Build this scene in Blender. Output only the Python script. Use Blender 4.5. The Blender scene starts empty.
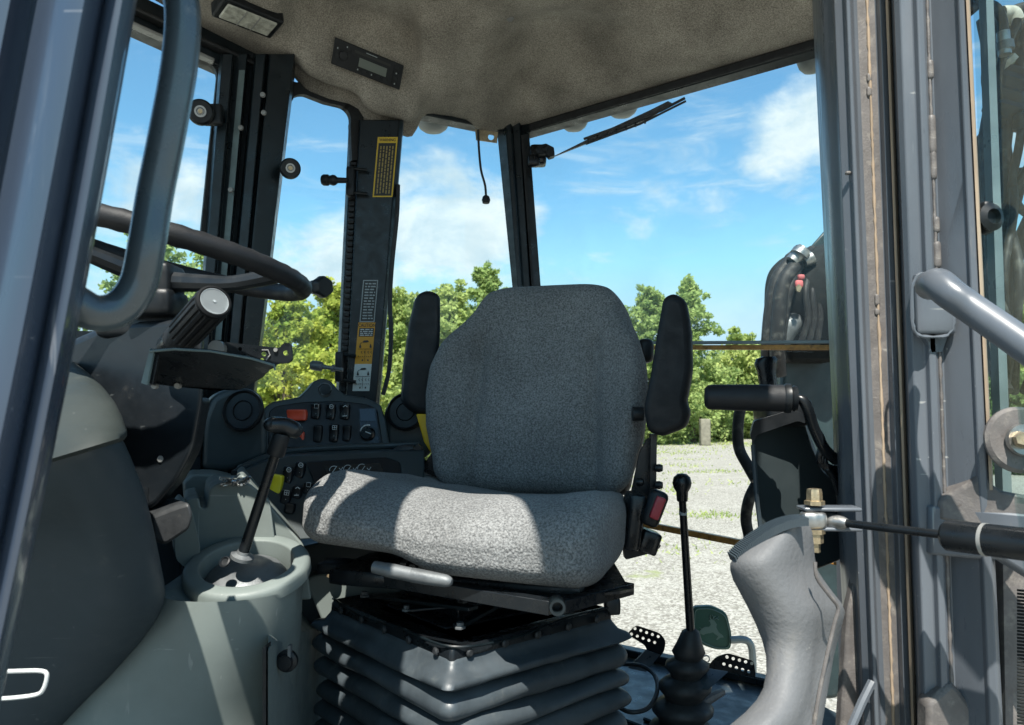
import bpy, bmesh, math, random
from mathutils import Vector, Matrix, noise as mnoise
R = math.radians
rnd = random.Random(7)
S = bpy.context.scene
C = S.collection

# ------------------------------------------------------------------ camera
F = 745.0; CX = 512.0; CY = 362.5; EYE = 1.75; HOR = 408.0
PITCH = math.atan((HOR - CY) / F)
cam = bpy.data.cameras.new('camera'); camo = bpy.data.objects.new('camera', cam); C.objects.link(camo)
camo.location = (0, 0, EYE); camo.rotation_euler = (math.pi/2 + PITCH, 0, 0)
cam.sensor_width = 36; cam.lens = F / 1024 * 36; cam.clip_start = .02; cam.clip_end = 2000
cam.dof.use_dof = True; cam.dof.focus_distance = 1.5; cam.dof.aperture_fstop = 11
S.camera = camo
# ------------------------------------------------------------------ light
SUNV = Vector((-.06, -.60, 1.0)).normalized()
EL = math.asin(SUNV.z); AZ = math.atan2(SUNV.x, SUNV.y)
sun = bpy.data.lights.new('sun', 'SUN'); suno = bpy.data.objects.new('sun', sun); C.objects.link(suno)
sun.energy = 5.0; sun.angle = R(.53); sun.color = (1, .96, .88)
suno.rotation_euler = SUNV.to_track_quat('Z', 'Y').to_euler()
S.view_settings.view_transform = 'Standard'; S.view_settings.look = 'None'
S.view_settings.exposure = 1.0; S.view_settings.gamma = 1

w = bpy.data.worlds.new('World'); S.world = w; w.use_nodes = True
def ray(px, py):
    v = Vector(((px-CX)/F, (CY-py)/F, -1.0)); v.rotate(camo.rotation_euler); return v
def P(px, py, Y):
    v = ray(px, py); return Vector((0, 0, EYE)) + v * (Y / v.y)

def build_world():
    nt = w.node_tree; N = nt.nodes; L = nt.links; N.clear()
    out = N.new('ShaderNodeOutputWorld'); bg = N.new('ShaderNodeBackground'); bg.inputs[1].default_value = .10
    sky = N.new('ShaderNodeTexSky'); sky.sky_type = 'NISHITA'; sky.sun_disc = False
    sky.sun_elevation = EL; sky.sun_rotation = AZ; sky.air_density = 1.2; sky.dust_density = .4; sky.ozone_density = 2.0
    tint = N.new('ShaderNodeMix'); tint.data_type = 'RGBA'; tint.blend_type = 'MULTIPLY'; tint.inputs[0].default_value = 1
    L.new(sky.outputs[0], tint.inputs[6]); tint.inputs[7].default_value = (.66, 1.0, 1.06, 1)
    capn = N.new('ShaderNodeVectorMath'); capn.operation = 'MINIMUM'; L.new(tint.outputs[2], capn.inputs[0]); capn.inputs[1].default_value = (3.0, 4.6, 5.9)   # evens out the glow round the sun
    tc = N.new('ShaderNodeTexCoord'); vec = tc.outputs['Generated']
    def m(op, a, b=None, c=None):
        n = N.new('ShaderNodeMath'); n.operation = op
        for i, x in enumerate((a, b, c)):
            if x is None: continue
            if isinstance(x, (int, float)): n.inputs[i].default_value = x
            else: L.new(x, n.inputs[i])
        return n.outputs[0]
    def noise(scale, detail, rough, sc=(1, 1, 1), dist=0, off=(0, 0, 0)):
        mp = N.new('ShaderNodeMapping'); mp.inputs['Scale'].default_value = sc; mp.inputs['Location'].default_value = off
        L.new(vec, mp.inputs[0]); n = N.new('ShaderNodeTexNoise'); n.inputs['Scale'].default_value = scale
        n.inputs['Detail'].default_value = detail; n.inputs['Roughness'].default_value = rough
        n.inputs['Distortion'].default_value = dist; L.new(mp.outputs[0], n.inputs[0]); return n.outputs[0]
    def ss(x, a, b):
        n = N.new('ShaderNodeMapRange'); n.interpolation_type = 'SMOOTHSTEP'
        L.new(x, n.inputs[0]); n.inputs[1].default_value = a; n.inputs[2].default_value = b; return n.outputs[0]
    fbm = noise(8.5, 10, .6, (1, 1, 2.0), .3)
    streak = noise(5, 8, .6, (1, 1, 5.5), .9, (3, 1, 2))
    total = None
    # one mask per cloud bank: direction, angular radius, vertical squash, strength
    for px, py, r, sq, st in ((455, 235, .17, 1.3, 1.1), (400, 250, .14, 1.6, .8), (795, 130, .095, 1.0, 1.15), (330, 265, .2, 1.7, .95), (165, 190, .13, 1.3, .9),
                              (640, 215, .22, 3.2, .6), (590, 260, .16, 3, .55), (760, 260, .2, 4.0, .5), (90, 250, .2, 1.5, .8),
                              (745, 165, .05, 1.2, .5), (1100, 180, .3, 1.8, .7), (-200, 200, .35, 1.5, .8), (500, 900, .01, 1, 0)):
        d = ray(px, py).normalized()
        sub = N.new('ShaderNodeVectorMath'); sub.operation = 'SUBTRACT'; L.new(vec, sub.inputs[0]); sub.inputs[1].default_value = d
        mul = N.new('ShaderNodeVectorMath'); mul.operation = 'MULTIPLY'; L.new(sub.outputs[0], mul.inputs[0]); mul.inputs[1].default_value = (1/r, 1/r, sq/r)
        ln = N.new('ShaderNodeVectorMath'); ln.operation = 'LENGTH'; L.new(mul.outputs[0], ln.inputs[0])
        k = m('MULTIPLY', ss(ln.outputs[1], 1.5, 0.0), st)
        total = k if total is None else m('MAXIMUM', total, k)
    dens = m('ADD', m('MULTIPLY', total, .52), m('MULTIPLY', fbm, .75))
    c1 = ss(dens, .62, .88)
    c2 = m('MULTIPLY', ss(streak, .46, .80), .6)
    gen = m('MULTIPLY', ss(fbm, .60, .78), .35)
    cov = m('MINIMUM', m('MAXIMUM', m('MAXIMUM', c1, c2), gen), .97)
    sep = N.new('ShaderNodeSeparateXYZ'); L.new(vec, sep.inputs[0])
    hz = m('MULTIPLY', ss(sep.outputs[2], .30, -.02), .4)
    cov = m('MAXIMUM', cov, hz)
    shade = noise(9, 6, .6, (1, 1, 1.6), .3, (5, 5, 5))
    ccol = N.new('ShaderNodeMix'); ccol.data_type = 'RGBA'; L.new(ss(shade, .35, .65), ccol.inputs[0])
    ccol.inputs[6].default_value = (3.5, 4.4, 5.0, 1); ccol.inputs[7].default_value = (5.2, 5.7, 5.9, 1)
    mix = N.new('ShaderNodeMix'); mix.data_type = 'RGBA'; L.new(cov, mix.inputs[0]); L.new(capn.outputs[0], mix.inputs[6]); L.new(ccol.outputs[2], mix.inputs[7])
    L.new(mix.outputs[2], bg.inputs[0]); L.new(bg.outputs[0], out.inputs[0])
build_world()

# ------------------------------------------------------------------ materials
MAT = {}
def mat(name, col, rough=.5, metal=0., spec=.5, var=0., vscale=8., bump=0., bscale=200., spots=None, coat=0., stretch=(1, 1, 1), bdist=.001, wear=None):
    m_ = bpy.data.materials.new(name); m_.use_nodes = True; nt = m_.node_tree; N = nt.nodes; L = nt.links
    b = N['Principled BSDF']; b.inputs['Roughness'].default_value = rough; b.inputs['Metallic'].default_value = metal
    b.inputs['Specular IOR Level'].default_value = spec; b.inputs['Coat Weight'].default_value = coat
    tc = N.new('ShaderNodeTexCoord'); co = tc.outputs['Object']
    mp = N.new('ShaderNodeMapping'); L.new(co, mp.inputs[0]); mp.inputs['Scale'].default_value = stretch; co = mp.outputs[0]
    def nz(s, d=5, r=.6, dist=0):
        n = N.new('ShaderNodeTexNoise'); n.inputs['Scale'].default_value = s; n.inputs['Detail'].default_value = d
        n.inputs['Roughness'].default_value = r; n.inputs['Distortion'].default_value = dist; L.new(co, n.inputs[0]); return n.outputs[0]
    def rng(x, a, b_, c=0, d=1):
        n = N.new('ShaderNodeMapRange'); n.interpolation_type = 'SMOOTHSTEP'; L.new(x, n.inputs[0])
        for i, v in enumerate((a, b_, c, d)): n.inputs[i+1].default_value = v
        return n.outputs[0]
    def mixc(f, a, b_):
        n = N.new('ShaderNodeMix'); n.data_type = 'RGBA'; L.new(f, n.inputs[0])
        for i, v in ((6, a), (7, b_)):
            if hasattr(v, 'default_value'): L.new(v, n.inputs[i])
            else: n.inputs[i].default_value = (*v, 1)
        return n.outputs[2]
    base = tuple(col)
    cur = None
    if var:
        cur = mixc(rng(nz(vscale), .3, .7), tuple(c*(1-var) for c in base), tuple(min(1, c*(1+var)) for c in base))
        r_ = rng(nz(vscale*2.3, 6), .3, .7, max(.03, rough-.1), min(1, rough+.12)); L.new(r_, b.inputs['Roughness'])
    if spots:   # (colour, scale, lo, hi)
        for (sc, s, lo, hi, mx) in spots:
            cur = mixc(rng(nz(s, 7, .65), lo, hi, 0, mx), cur if cur is not None else base, sc)
    if wear:     # fine scratches in two directions
        for rot_, sc_ in (((.3, .5, .2), (60, 60, 3)), ((1.2, .2, .9), (3, 70, 70))):
            mq = N.new('ShaderNodeMapping'); mq.inputs['Rotation'].default_value = rot_; mq.inputs['Scale'].default_value = sc_; L.new(tc.outputs['Object'], mq.inputs[0])
            nq = N.new('ShaderNodeTexNoise'); nq.inputs['Scale'].default_value = 1.6; nq.inputs['Detail'].default_value = 3; L.new(mq.outputs[0], nq.inputs[0])
            ma = N.new('ShaderNodeMath'); ma.operation = 'MULTIPLY'; L.new(rng(nq.outputs[0], .70, .74, 0, 1), ma.inputs[0]); L.new(rng(nz(6), .45, .6, 0, wear[1]), ma.inputs[1])
            cur = mixc(ma.outputs[0], cur if cur is not None else base, wear[0])
    if cur is not None: L.new(cur, b.inputs['Base Color'])
    else: b.inputs['Base Color'].default_value = (*base, 1)
    if bump:
        bn = N.new('ShaderNodeBump'); bn.inputs['Strength'].default_value = bump; bn.inputs['Distance'].default_value = bdist
        L.new(nz(bscale, 4), bn.inputs['Height']); L.new(bn.outputs[0], b.inputs['Normal'])
    MAT[name] = m_; return m_
dust = (.22, .21, .18)
mat('blue_grey_paint', col=(.092, .104, .120), rough=.34, wear=((.4, .4, .38), .6), spec=.5, var=.14, vscale=9, bump=.15, bscale=60, stretch=(1, 1, .25),
    spots=[((.24, .22, .19), 30, .62, .78, .45), ((.03, .025, .02), 90, .70, .76, .6), ((.4, .4, .4), 160, .72, .76, .7), ((.20, .12, .07), 14, .68, .76, .6), ((.03, .035, .04), 40, .66, .72, .4)])
mat('glossy_post_paint', col=(.030, .043, .066), rough=.26, wear=((.25, .26, .28), .4), spec=.6, var=.12, vscale=7, bump=.1, bscale=30, coat=.4, stretch=(1, 1, .12),
    spots=[((.18, .2, .22), 25, .6, .8, .4), ((.25, .14, .08), 60, .74, .8, .5)])
mat('handle_paint', (.05, .068, .078), .26, spec=.6, var=.12, vscale=12, bump=.2, bscale=90, coat=.3,
    spots=[((.33, .32, .27), 18, .58, .75, .5), ((.05, .05, .05), 50, .68, .76, .5)])
mat('dark_frame', (.006, .0105, .013), .35, spec=.42, var=.25, vscale=14, bump=.1, bscale=120, spots=[((.06, .065, .065), 60, .68, .8, .35)])
mat('frame_light', (.11, .15, .15), .4, var=.2, vscale=14)
mat('gasket', (.008, .009, .01), .6, var=.3, vscale=30)
mat('console_grey', col=(.15, .175, .165), rough=.52, wear=((.32, .33, .31), .5), spec=.4, var=.07, vscale=9, bump=.35, bscale=900, bdist=.0006, spots=[((.25, .26, .23), 35, .6, .82, .3)])
mat('cap_grey', col=(.028, .035, .033), rough=.55, wear=((.2, .21, .2), .5), spec=.35, var=.08, vscale=6, bump=.35, bscale=900, bdist=.0006, spots=[(dust, 22, .6, .85, .25)])
mat('matte_black', (.010, .011, .012), .75, spec=.15)
mat('cowl_grey', col=(.034, .047, .056), rough=.5, wear=((.14, .15, .15), .5), spec=.4, var=.06, vscale=6, bump=.35, bscale=900, bdist=.0006, spots=[(dust, 22, .6, .85, .22)])
mat('pod_plastic', (.030, .040, .043), .45, spec=.4, var=.08, vscale=9, bump=.3, bscale=900, bdist=.0005, spots=[(dust, 40, .64, .85, .2)])
mat('black_plastic', (.008, .010, .012), .45, spec=.35, var=.15, vscale=20, bump=.2, bscale=700, bdist=.0005, spots=[(dust, 60, .68, .85, .25)])
mat('shroud_plastic', col=(.009, .012, .015), rough=.4, wear=((.1, .11, .11), .5), spec=.45, var=.15, vscale=10, bump=.2, bscale=700, bdist=.0005, spots=[(dust, 30, .6, .85, .25)])
mat('satin_black', (.007, .009, .011), .3, spec=.4, var=.15, vscale=20, spots=[(dust, 70, .68, .85, .2)])
mat('black_foam', (.009, .010, .012), .55, spec=.35, var=.2, vscale=15, bump=.3, bscale=500, spots=[(dust, 50, .62, .85, .2)])
mat('rubber_bellows', (.045, .056, .064), .42, spec=.5, var=.22, vscale=14, bump=.25, bscale=160, spots=[((.16, .17, .16), 24, .55, .8, .4)])
mat('rubber', (.022, .024, .026), .5, spec=.4, var=.2, vscale=30, bump=.2, bscale=200, spots=[(dust, 40, .6, .85, .3)])
mat('bare_steel', (.34, .34, .33), .4, metal=.9, var=.2, vscale=40, bump=.2, bscale=200)
mat('cast_alloy', (.15, .16, .165), .5, metal=.5, var=.2, vscale=25, bump=.3, bscale=300)
mat('zinc_brass', (.42, .34, .22), .4, metal=.8, var=.3, vscale=60, spots=[((.2, .12, .06), 80, .5, .7, .6)])
mat('rusty_seam', (.33, .25, .175), .8, var=.2, vscale=30, bump=.5, bscale=250, spots=[((.12, .08, .06), 30, .58, .75, .7), ((.42, .36, .27), 20, .5, .7, .6)], stretch=(1, 1, .15))
mat('dusty_panel', col=(.11, .10, .095), rough=.6, wear=((.4, .38, .34), .5), var=.2, vscale=25, bump=.5, bscale=300, spots=[((.32, .29, .25), 60, .5, .8, .6), ((.05, .04, .035), 120, .6, .7, .6)])
mat('brown_bar', (.42, .2, .05), .35, metal=.3, var=.3, vscale=40, spots=[((.04, .03, .02), 50, .5, .7, .6)])
mat('grey_bar', (.2, .23, .23), .35, metal=.3, var=.2)
mat('orange_red', (.62, .07, .03), .35, var=.1)
mat('buckle_red', (.33, .03, .04), .4, var=.1)
mat('yellow_plastic', (.75, .62, .02), .4, var=.08)
mat('machine_yellow', (.8, .48, .01), .4, var=.08)
mat('white_print', (.55, .57, .56), .5)
mat('grey_print', (.3, .33, .34), .5)
mat('label_orange', (.62, .29, .015), .5, var=.06)
mat('label_yellow', (.62, .42, .03), .5, var=.06)
mat('print_dim', (.30, .22, .06), .5)
mat('label_white', (.58, .62, .6), .5, var=.05)
mat('label_black', (.012, .014, .013), .45)
mat('lcd', (.13, .15, .13), .3)
mat('dark_display', (.006, .014, .018), .12)
mat('lens_grey', (.42, .42, .36), .2, var=.3, vscale=60, spec=.6)
mat('lamp_grey', (.22, .22, .21), .35, var=.2)
mat('deer_green', (.012, .065, .045), .4, var=.15)
mat('deer_pale', (.09, .15, .125), .45)
mat('seat_shield', col=(.12, .122, .125), rough=.62, wear=((.3, .29, .27), .6), spec=.4, var=.12, vscale=5, bump=.5, bscale=160, bdist=.002, spots=[((.24, .22, .19), 9, .55, .75, .5), ((.06, .06, .06), 160, .68, .72, .5)])
mat('floor_mat', col=(.022, .034, .042), rough=.35, wear=((.15, .15, .14), .5), var=.3, vscale=12, bump=.3, bscale=60, spots=[(dust, 30, .5, .8, .3)])
mat('boom_paint', (.012, .013, .0125), .75, spec=.2, var=.35, vscale=12, bump=.6, bscale=50, bdist=.003, spots=[((.12, .10, .07), 14, .6, .8, .35)])
mat('boom_green', (.014, .028, .03), .45, var=.25, vscale=8, spots=[(dust, 20, .6, .85, .15)])
mat('red_dirt', (.4, .1, .1), .7, var=.3)
mat('hose', (.016, .016, .016), .6, spec=.3, var=.3, vscale=30, bump=.3, bscale=150, spots=[((.2, .19, .16), 30, .5, .75, .5)])
mat('hose_sleeve', (.22, .21, .13), .8, var=.4, vscale=30, bump=.6, bscale=90)
mat('bark', (.09, .07, .05), .9, var=.4, vscale=6, bump=.7, bscale=20)
mat('post_wood', (.19, .18, .135), .8, var=.2, vscale=6)
mat('sock', (.4, .38, .33), .9, var=.2, vscale=60)

def fabric(name, dark, light, scale, strength, dist, blur=0.0, rough=.95, vor=True, stripes=None):
    m_ = bpy.data.materials.new(name); m_.use_nodes = True; nt = m_.node_tree; N = nt.nodes; L = nt.links
    b = N['Principled BSDF']; b.inputs['Roughness'].default_value = rough; b.inputs['Specular IOR Level'].default_value = .15
    b.inputs['Sheen Weight'].default_value = .08; b.inputs['Sheen Roughness'].default_value = .5
    tc = N.new('ShaderNodeTexCoord')
    n1 = N.new('ShaderNodeTexNoise'); n1.inputs['Scale'].default_value = scale; n1.inputs['Detail'].default_value = 3; n1.inputs['Roughness'].default_value = .7
    L.new(tc.outputs['Object'], n1.inputs[0])
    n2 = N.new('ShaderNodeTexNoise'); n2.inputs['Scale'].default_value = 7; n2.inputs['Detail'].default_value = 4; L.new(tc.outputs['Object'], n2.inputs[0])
    cr = N.new('ShaderNodeMapRange'); L.new(n1.outputs[0], cr.inputs[0]); cr.inputs[1].default_value = .36; cr.inputs[2].default_value = .64
    mx = N.new('ShaderNodeMix'); mx.data_type = 'RGBA'; L.new(cr.outputs[0], mx.inputs[0]); mx.inputs[6].default_value = (*dark, 1); mx.inputs[7].default_value = (*light, 1)
    mr = N.new('ShaderNodeMapRange'); L.new(n2.outputs[0], mr.inputs[0]); mr.inputs[1].default_value = .3; mr.inputs[2].default_value = .7; mr.inputs[3].default_value = .82 if vor else .62; mr.inputs[4].default_value = 1.18 if vor else 1.25  # felt: wider blotches put uneven window light and shade into the colour
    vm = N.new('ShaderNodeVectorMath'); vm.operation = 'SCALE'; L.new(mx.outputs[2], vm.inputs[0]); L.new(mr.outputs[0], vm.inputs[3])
    L.new(vm.outputs[0], b.inputs['Base Color'])
    h = n1.outputs[0]
    if vor:
        v = N.new('ShaderNodeTexVoronoi'); v.inputs['Scale'].default_value = scale*.8; L.new(tc.outputs['Object'], v.inputs[0])
        ad = N.new('ShaderNodeMath'); ad.operation = 'SUBTRACT'; L.new(h, ad.inputs[0]); L.new(v.outputs[0], ad.inputs[1]); h = ad.outputs[0]
    bn = N.new('ShaderNodeBump'); bn.inputs['Strength'].default_value = strength; bn.inputs['Distance'].default_value = dist
    L.new(h, bn.inputs['Height']); L.new(bn.outputs[0], b.inputs['Normal'])
    MAT[name] = m_
fabric('seat_fabric', (.088, .090, .090), (.25, .253, .25), 300, .7, .002)
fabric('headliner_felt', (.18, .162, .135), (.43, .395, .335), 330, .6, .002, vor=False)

def glass(name, tint, refl=1.0, rough=0.0):
    m_ = bpy.data.materials.new(name); m_.use_nodes = True; nt = m_.node_tree; N = nt.nodes; L = nt.links; N.clear()
    o = N.new('ShaderNodeOutputMaterial'); t = N.new('ShaderNodeBsdfTransparent'); t.inputs[0].default_value = (*tint, 1)
    g = N.new('ShaderNodeBsdfGlossy'); g.inputs['Roughness'].default_value = rough
    fr = N.new('ShaderNodeFresnel'); fr.inputs[0].default_value = 1.45
    mu = N.new('ShaderNodeMath'); mu.operation = 'MULTIPLY'; L.new(fr.outputs[0], mu.inputs[0]); mu.inputs[1].default_value = refl
    mx = N.new('ShaderNodeMixShader'); L.new(mu.outputs[0], mx.inputs[0]); L.new(t.outputs[0], mx.inputs[1]); L.new(g.outputs[0], mx.inputs[2])
    # faint wiped dust film
    d = N.new('ShaderNodeBsdfDiffuse'); d.inputs[0].default_value = (.5, .5, .47, 1)
    tc = N.new('ShaderNodeTexCoord'); nz = N.new('ShaderNodeTexNoise'); nz.inputs['Scale'].default_value = 5; nz.inputs['Detail'].default_value = 8; L.new(tc.outputs['Object'], nz.inputs[0])
    mr = N.new('ShaderNodeMapRange'); L.new(nz.outputs[0], mr.inputs[0]); mr.inputs[1].default_value = .45; mr.inputs[2].default_value = .8; mr.inputs[4].default_value = .035 if name != 'tinted_glass' else .02
    m2 = N.new('ShaderNodeMixShader'); L.new(mr.outputs[0], m2.inputs[0]); L.new(mx.outputs[0], m2.inputs[1]); L.new(d.outputs[0], m2.inputs[2])
    L.new(m2.outputs[0], o.inputs[0]); MAT[name] = m_
glass('clear_glass', (.95, .98, .97), .5)
glass('tinted_glass', (.86, .94, .93), .2)

def leafmat(name, a, b_):
    m_ = bpy.data.materials.new(name); m_.use_nodes = True; nt = m_.node_tree; N = nt.nodes; L = nt.links; N.clear()
    o = N.new('ShaderNodeOutputMaterial'); d = N.new('ShaderNodeBsdfDiffuse'); t = N.new('ShaderNodeBsdfTranslucent')
    tc = N.new('ShaderNodeTexCoord'); nz = N.new('ShaderNodeTexNoise'); nz.inputs['Scale'].default_value = .9; nz.inputs['Detail'].default_value = 6; nz.inputs['Roughness'].default_value = .8
    L.new(tc.outputs['Object'], nz.inputs[0]); mr = N.new('ShaderNodeMapRange'); L.new(nz.outputs[0], mr.inputs[0]); mr.inputs[1].default_value = .32; mr.inputs[2].default_value = .68
    mx = N.new('ShaderNodeMix'); mx.data_type = 'RGBA'; L.new(mr.outputs[0], mx.inputs[0]); mx.inputs[6].default_value = (*a, 1); mx.inputs[7].default_value = (*b_, 1)
    L.new(mx.outputs[2], d.inputs[0]); L.new(mx.outputs[2], t.inputs[0])
    ms = N.new('ShaderNodeMixShader'); ms.inputs[0].default_value = .45; L.new(d.outputs[0], ms.inputs[1]); L.new(t.outputs[0], ms.inputs[2]); L.new(ms.outputs[0], o.inputs[0]); MAT[name] = m_
leafmat('leaf_yellow', (.20, .31, .06), (.58, .56, .12))
leafmat('leaf_green', (.18, .28, .09), (.46, .54, .20))
leafmat('leaf_mid', (.22, .32, .09), (.56, .60, .22))
leafmat('leaf_dark', (.09, .16, .06), (.26, .33, .12))

def groundmat():
    m_ = bpy.data.materials.new('gravel'); m_.use_nodes = True; nt = m_.node_tree; N = nt.nodes; L = nt.links
    b = N['Principled BSDF']; b.inputs['Roughness'].default_value = .95; b.inputs['Specular IOR Level'].default_value = .1
    tc = N.new('ShaderNodeTexCoord'); co = tc.outputs['Object']
    def nz(s, d=4, r=.6):
        n = N.new('ShaderNodeTexNoise'); n.inputs['Scale'].default_value = s; n.inputs['Detail'].default_value = d; n.inputs['Roughness'].default_value = r; L.new(co, n.inputs[0]); return n.outputs[0]
    def rng(x, a, b_, c=0., d=1.):
        n = N.new('ShaderNodeMapRange'); n.interpolation_type = 'SMOOTHSTEP'; L.new(x, n.inputs[0])
        for i, v in enumerate((a, b_, c, d)): n.inputs[i+1].default_value = v
        return n.outputs[0]
    def mixc(f, a, b_):
        n = N.new('ShaderNodeMix'); n.data_type = 'RGBA'; L.new(f, n.inputs[0])
        for i, v in ((6, a), (7, b_)):
            if hasattr(v, 'default_value'): L.new(v, n.inputs[i])
            else: n.inputs[i].default_value = (*v, 1)
        return n.outputs[2]
    v = N.new('ShaderNodeTexVoronoi'); v.inputs['Scale'].default_value = 46; L.new(co, v.inputs[0])
    sv = N.new('ShaderNodeSeparateColor'); L.new(v.outputs['Color'], sv.inputs[0])
    c = mixc(rng(sv.outputs[0], .1, .9), (.175, .165, .14), (.37, .36, .315))
    c = mixc(rng(nz(9, 6, .75), .50, .66, 0, .55), c, (.27, .265, .22))
    c = mixc(rng(nz(1.4, 5), .45, .75, 0, .4), c, (.40, .39, .345))
    c = mixc(rng(nz(.55, 7, .75), .60, .68, 0, .8), c, (.22, .25, .11))
    L.new(c, b.inputs['Base Color'])
    bn = N.new('ShaderNodeBump'); bn.inputs['Strength'].default_value = .6; bn.inputs['Distance'].default_value = .02
    L.new(v.outputs['Distance'], bn.inputs['Height']); L.new(bn.outputs[0], b.inputs['Normal']); MAT['gravel'] = m_
groundmat()
mat('turf', (.13, .19, .045), .95, spec=.1, var=.3, vscale=.4, spots=[((.3, .3, .14), .8, .5, .7, .7)])

# ------------------------------------------------------------------ mesh helpers
ORG = {}
class M:
    def __init__(s): s.v = []; s.f = []
    def add(s, vs, fs):
        o = len(s.v); s.v += [Vector(v) for v in vs]; s.f += [tuple(i+o for i in f) for f in fs]; return s
    def box(s, c, size, rot=None):
        c = Vector(c); h = Vector(size)/2; rot = rot or Matrix.Identity(3)
        vs = [c + rot @ Vector((x*h.x, y*h.y, z*h.z)) for x in (-1, 1) for y in (-1, 1) for z in (-1, 1)]
        return s.add(vs, [(0, 1, 3, 2), (4, 6, 7, 5), (0, 4, 5, 1), (2, 3, 7, 6), (0, 2, 6, 4), (1, 5, 7, 3)])
    def prism(s, pts, vec):
        n = len(pts); vec = Vector(vec); pts = [Vector(p) for p in pts]
        return s.add(pts + [p+vec for p in pts], [tuple(range(n)), tuple(range(2*n-1, n-1, -1))] + [(i, i+n, (i+1) % n+n, (i+1) % n) for i in range(n)])
    def loft(s, rings, closed=True, caps=True):
        n = len(rings[0]); vs = [Vector(p) for r in rings for p in r]; fs = []
        for k in range(len(rings)-1):
            for i in range(n if closed else n-1):
                j = (i+1) % n; fs.append((k*n+i, k*n+j, (k+1)*n+j, (k+1)*n+i))
        if caps and closed: fs += [tuple(range(n-1, -1, -1)), tuple(range((len(rings)-1)*n, len(rings)*n))]
        return s.add(vs, fs)
    def tube(s, pts, r, n=12, smooth=0, closed=False, caps=True):
        pts = [Vector(p) for p in pts]
        rr = list(r) if hasattr(r, '__len__') else [r]*len(pts)
        if smooth:
            q = []; qr = []; m = len(pts)
            rngk = range(m if closed else m-1)
            for k in rngk:
                a, b, c, d = (pts[(k-1) % m], pts[k], pts[(k+1) % m], pts[(k+2) % m]) if closed else (pts[max(k-1, 0)], pts[k], pts[k+1], pts[min(k+2, m-1)])
                for j in range(smooth):
                    t = j/smooth
                    q.append(.5*((2*b)+(-a+c)*t+(2*a-5*b+4*c-d)*t*t+(-a+3*b-3*c+d)*t**3)); qr.append(rr[k]*(1-t)+rr[(k+1) % m]*t)
            if not closed: q.append(pts[-1]); qr.append(rr[-1])
            pts, rr = q, qr
        m = len(pts); rings = []; up = None
        for k in range(m):
            d = (pts[(k+1) % m]-pts[k-1]) if closed else (pts[min(k+1, m-1)]-pts[max(k-1, 0)])
            d.normalize()
            if up is None: up = d.orthogonal().normalized()
            up = (up - d*up.dot(d)).normalized(); sd = d.cross(up)
            rings.append([pts[k]+rr[k]*(math.cos(2*math.pi*i/n)*up+math.sin(2*math.pi*i/n)*sd) for i in range(n)])
        if closed: rings.append(rings[0]); return s.loft(rings, caps=False)
        return s.loft(rings, caps=caps)
    def lathe(s, prof, o, axis, n=28, ribs=None):
        o = Vector(o); a = Vector(axis).normalized(); u = a.orthogonal().normalized(); v = a.cross(u); rings = []
        for (r, z) in prof:
            ring = []
            for i in range(n):
                t = 2*math.pi*i/n; q = r*(ribs(i, z) if ribs else 1)
                ring.append(o+a*z+q*(math.cos(t)*u+math.sin(t)*v))
            rings.append(ring)
        return s.loft(rings)
    def rbox(s, c, size, r, rot=None, fn=None, n=14):
        h = [x/2 for x in size]; rot = rot or Matrix.Identity(3); c = Vector(c); r = min(r, min(h)*.999)
        for ax in range(3):
            for sg in (-1, 1):
                vs = []; a1, a2 = (ax+1) % 3, (ax+2) % 3
                for i in range(n+1):
                    for j in range(n+1):
                        p = [0, 0, 0]; p[ax] = sg; p[a1] = math.sin(math.pi/2*(2*i/n-1)); p[a2] = math.sin(math.pi/2*(2*j/n-1))
                        q = [p[k]*h[k] for k in range(3)]; inn = [max(-(h[k]-r), min(h[k]-r, q[k])) for k in range(3)]
                        d = Vector([q[k]-inn[k] for k in range(3)])
                        pt = Vector(inn)+(d.normalized()*r if d.length > 1e-9 else Vector())
                        if fn: pt = fn(pt)
                        vs.append(c+rot@pt)
                fs = []
                for i in range(n):
                    for j in range(n):
                        q = (i*(n+1)+j, (i+1)*(n+1)+j, (i+1)*(n+1)+j+1, i*(n+1)+j+1)
                        fs.append(q if sg > 0 else q[::-1])
                s.add(vs, fs)
        return s
    def build(s, name, material, parent=None, bevel=0., seg=2, sub=0, angle=35, weld=True, solid=0., cut=None, recalc=True):
        me = bpy.data.meshes.new(name); cen = sum(s.v, Vector())/max(1, len(s.v))
        if parent is None: cen.z = min(v.z for v in s.v)
        me.from_pydata([v-cen for v in s.v], [], s.f)
        bm = bmesh.new(); bm.from_mesh(me)
        if weld: bmesh.ops.remove_doubles(bm, verts=bm.verts, dist=1e-5)
        if recalc: bmesh.ops.recalc_face_normals(bm, faces=bm.faces)
        bm.to_mesh(me); bm.free()
        me.materials.append(MAT[material]); me.polygons.foreach_set('use_smooth', [True]*len(me.polygons)); me.set_sharp_from_angle(angle=R(angle))
        o = bpy.data.objects.new(name, me); C.objects.link(o)
        o.location = cen - (ORG[parent] if parent else Vector()); ORG[o] = cen
        if parent: o.parent = parent
        if solid: md = o.modifiers.new('solid', 'SOLIDIFY'); md.thickness = solid; md.offset = 0
        if bevel:
            md = o.modifiers.new('bevel', 'BEVEL'); md.width = bevel; md.segments = seg; md.limit_method = 'ANGLE'; md.angle_limit = R(40); md.harden_normals = False
        if sub: md = o.modifiers.new('sub', 'SUBSURF'); md.levels = sub; md.render_levels = sub
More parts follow.
